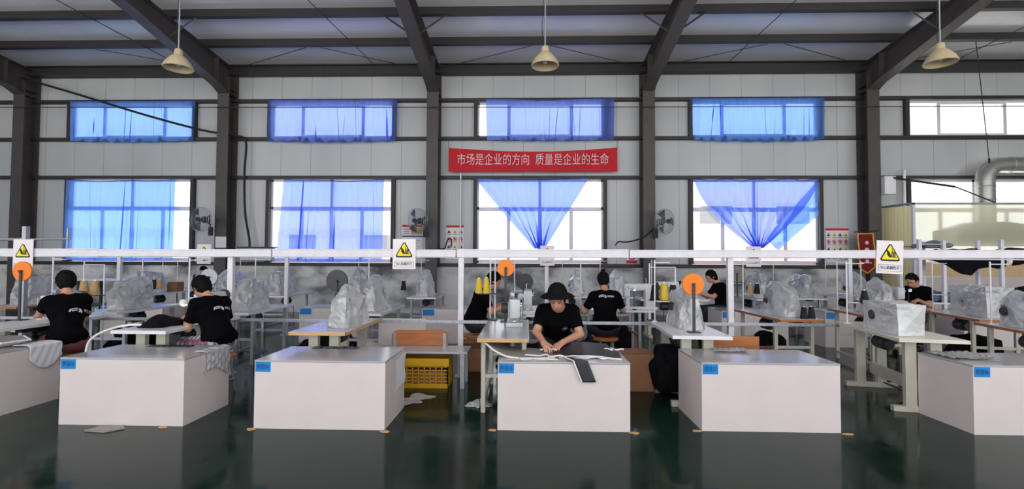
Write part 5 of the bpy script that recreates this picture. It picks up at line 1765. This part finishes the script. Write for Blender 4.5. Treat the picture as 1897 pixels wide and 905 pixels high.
    if emblem:
        nrm = RS @ V3(0, 1, 0); ux = RS @ V3(-1, 0, 0); uy = RS @ V3(0, 0, 1)
        org = P0 + RS @ V3(-.07, .1, .33)
        ringp = []
        for k in range(20):
            a0, a1 = 2*PI*k/20, 2*PI*(k+1)/20
            ringp.append([(.03*math.cos(a0), .03*math.sin(a0)), (.03*math.cos(a1), .03*math.sin(a1)), (.024*math.cos(a1), .024*math.sin(a1)), (.024*math.cos(a0), .024*math.sin(a0))])
        stick('chest_ring', ringp, org, ux, uy, nrm, 'logodim')
        stick('chest_emblem', [[(-.016, .006), (-.002, .01), (-.001, -.004), (-.014, -.006)], [(.001, .006), (.015, .005), (.016, -.007), (.002, -.006)]], org, ux, uy, nrm, 'logo')
    return root

def stool(label, x, y, hs=.46, mat='brownwood'):
    t = thing('stool', label, 'stool', (x, y, 0))
    MB().lathe([(0, hs-.04), (.15, hs-.04), (.17, hs-.03), (.17, hs-.008), (.16, hs), (0, hs)], 28).build('seat', mat, t, smooth=True)
    for k in range(4):
        a = PI/4 + k*PI/2
        MB().tube([(.11*math.cos(a), .11*math.sin(a), hs-.04), (.16*math.cos(a), .16*math.sin(a), 0)], .012, 8).build('leg', 'galv', t)
    MB().ring((0, 0, .16), .143, .008, 'Z', 28).build('foot_ring', 'galv', t)
    return t

person('worker in black T-shirt seen from behind, arm stretched to a machine by the orange disc', (-5.08, 5.26, 0), rad(50), pelvis=.58, lean=15, headpitch=18, wrists=((-.20, .60, .82), (.10, .50, .82)), trousers='pinktrousers', hair='full', girth=.97, logo=(.08, .31, 1.15), h=.012, sc=1.0,
       hd=((.1, 1, -.15), (-.1, 1, -.15)))
stool('stool under the worker by the orange disc', -5.08, 5.26, .43)
person('worker in black T-shirt and plaid trousers bent over a lit machine', (-3.41, 5.34, 0), rad(66), pelvis=.58, lean=24, headpitch=22, wrists=((-.10, .46, .82), (.16, .42, .82)), trousers='plaid', hair='full', girth=1.04, logo=(.02, .34, 1.15), h=.012, sc=1.0)
stool('stool under the worker in plaid trousers', -3.41, 5.34, .43)
person('far worker facing this way, dark hair, bent over a table by the wall', (-8.12, 12.32, 0), rad(180), pelvis=.60, lean=18, headpitch=30, h=.016, wrists=((-.2, .4, .84), (.2, .4, .84)))
stool('stool under the far worker facing this way', -8.12, 12.32, .45)
person('worker in black half hidden behind the yellow thread cones', (-.74, 6.86, 0), rad(-80), pelvis=.60, lean=16, headpitch=25, hair='full', h=.014, wrists=((-.12, .48, .86), (.14, .44, .86)))
stool('stool under the worker behind the yellow thread cones', -.74, 6.86, .45)
person('woman in black sun hat and T-shirt bending over mats on box 05', (.33, 5.36, 0), rad(180), pelvis=.61, lean=37, headpitch=5, headyaw=-12, h=.0085, hair='short', hat=True, emblem=True, girth=1.0, sc=1.0,
       neckdir=(0, .085, .0), hatback=.36, wrists=((-.03, .57, .695), (.16, .61, .695)), elbows=((-.215, .38, .745), (.225, .40, .765)), hd=((.6, .75, -.34), (-.3, .9, -.34)))
stool('stool under the woman in the black sun hat', .33, 5.36, .46)
person('worker with hair in a bun, black T-shirt, back turned', (1.10, 6.78, 0), rad(0), pelvis=.58, lean=14, headpitch=14, hair='bun', logo=(-.03, .40, 1.0), h=.012, wrists=((-.30, .42, .80), (.30, .44, .86)), girth=1.05)
stool('stool under the worker with a bun', 1.10, 6.78, .43)
person('far worker in profile at a small table under the double swagged curtain', (3.86, 9.62, 0), rad(92), pelvis=.58, lean=14, headpitch=25, hair='full', h=.015, wrists=((-.1, .5, .86), (.14, .46, .86)))
stool('stool under the far worker in profile', 3.86, 9.62, .43)
person('worker in black with short hair bent over a machine beside the booth', (6.82, 8.62, 0), rad(118), pelvis=.60, lean=18, headpitch=28, hair='short', h=.013, wrists=((-.15, .45, .86), (.15, .45, .86)))
stool('stool under the worker beside the booth', 6.82, 8.62, .45)

# ---------------------------------------------------------------- groups of repeats
GROUPS = dict(sewing_table='sewing tables of the workshop', sewing_machine='sewing machines on the tables', plastic_cover='plastic sheets over machines', thread_cone='thread cones', tape_reel='discs on poles',
              stool='stools under the workers', work_box='white work boxes', warning_sign='yellow warning signs', curtain='blue window curtains', tape_scrap='torn tape on the floor', carton='brown cartons',
              edging_cord='white edging cords', cone_stand='thread stands', cloth_pile='dark cloth heaps', safety_poster='wall posters', work_lamp='lit work lamps', mat_blank='mats on the boxes', plastic_film='film on the floor',
              building='buildings outside', pull_cord='hanging cords', person='workers in black', trunking_rack='cable trunking racks')
for o in list(COL.objects):
    if o.parent is None and o.get('label') and not o.get('group'):
        g = GROUPS.get(o.name.split('.')[0])
        if g: o['group'] = g
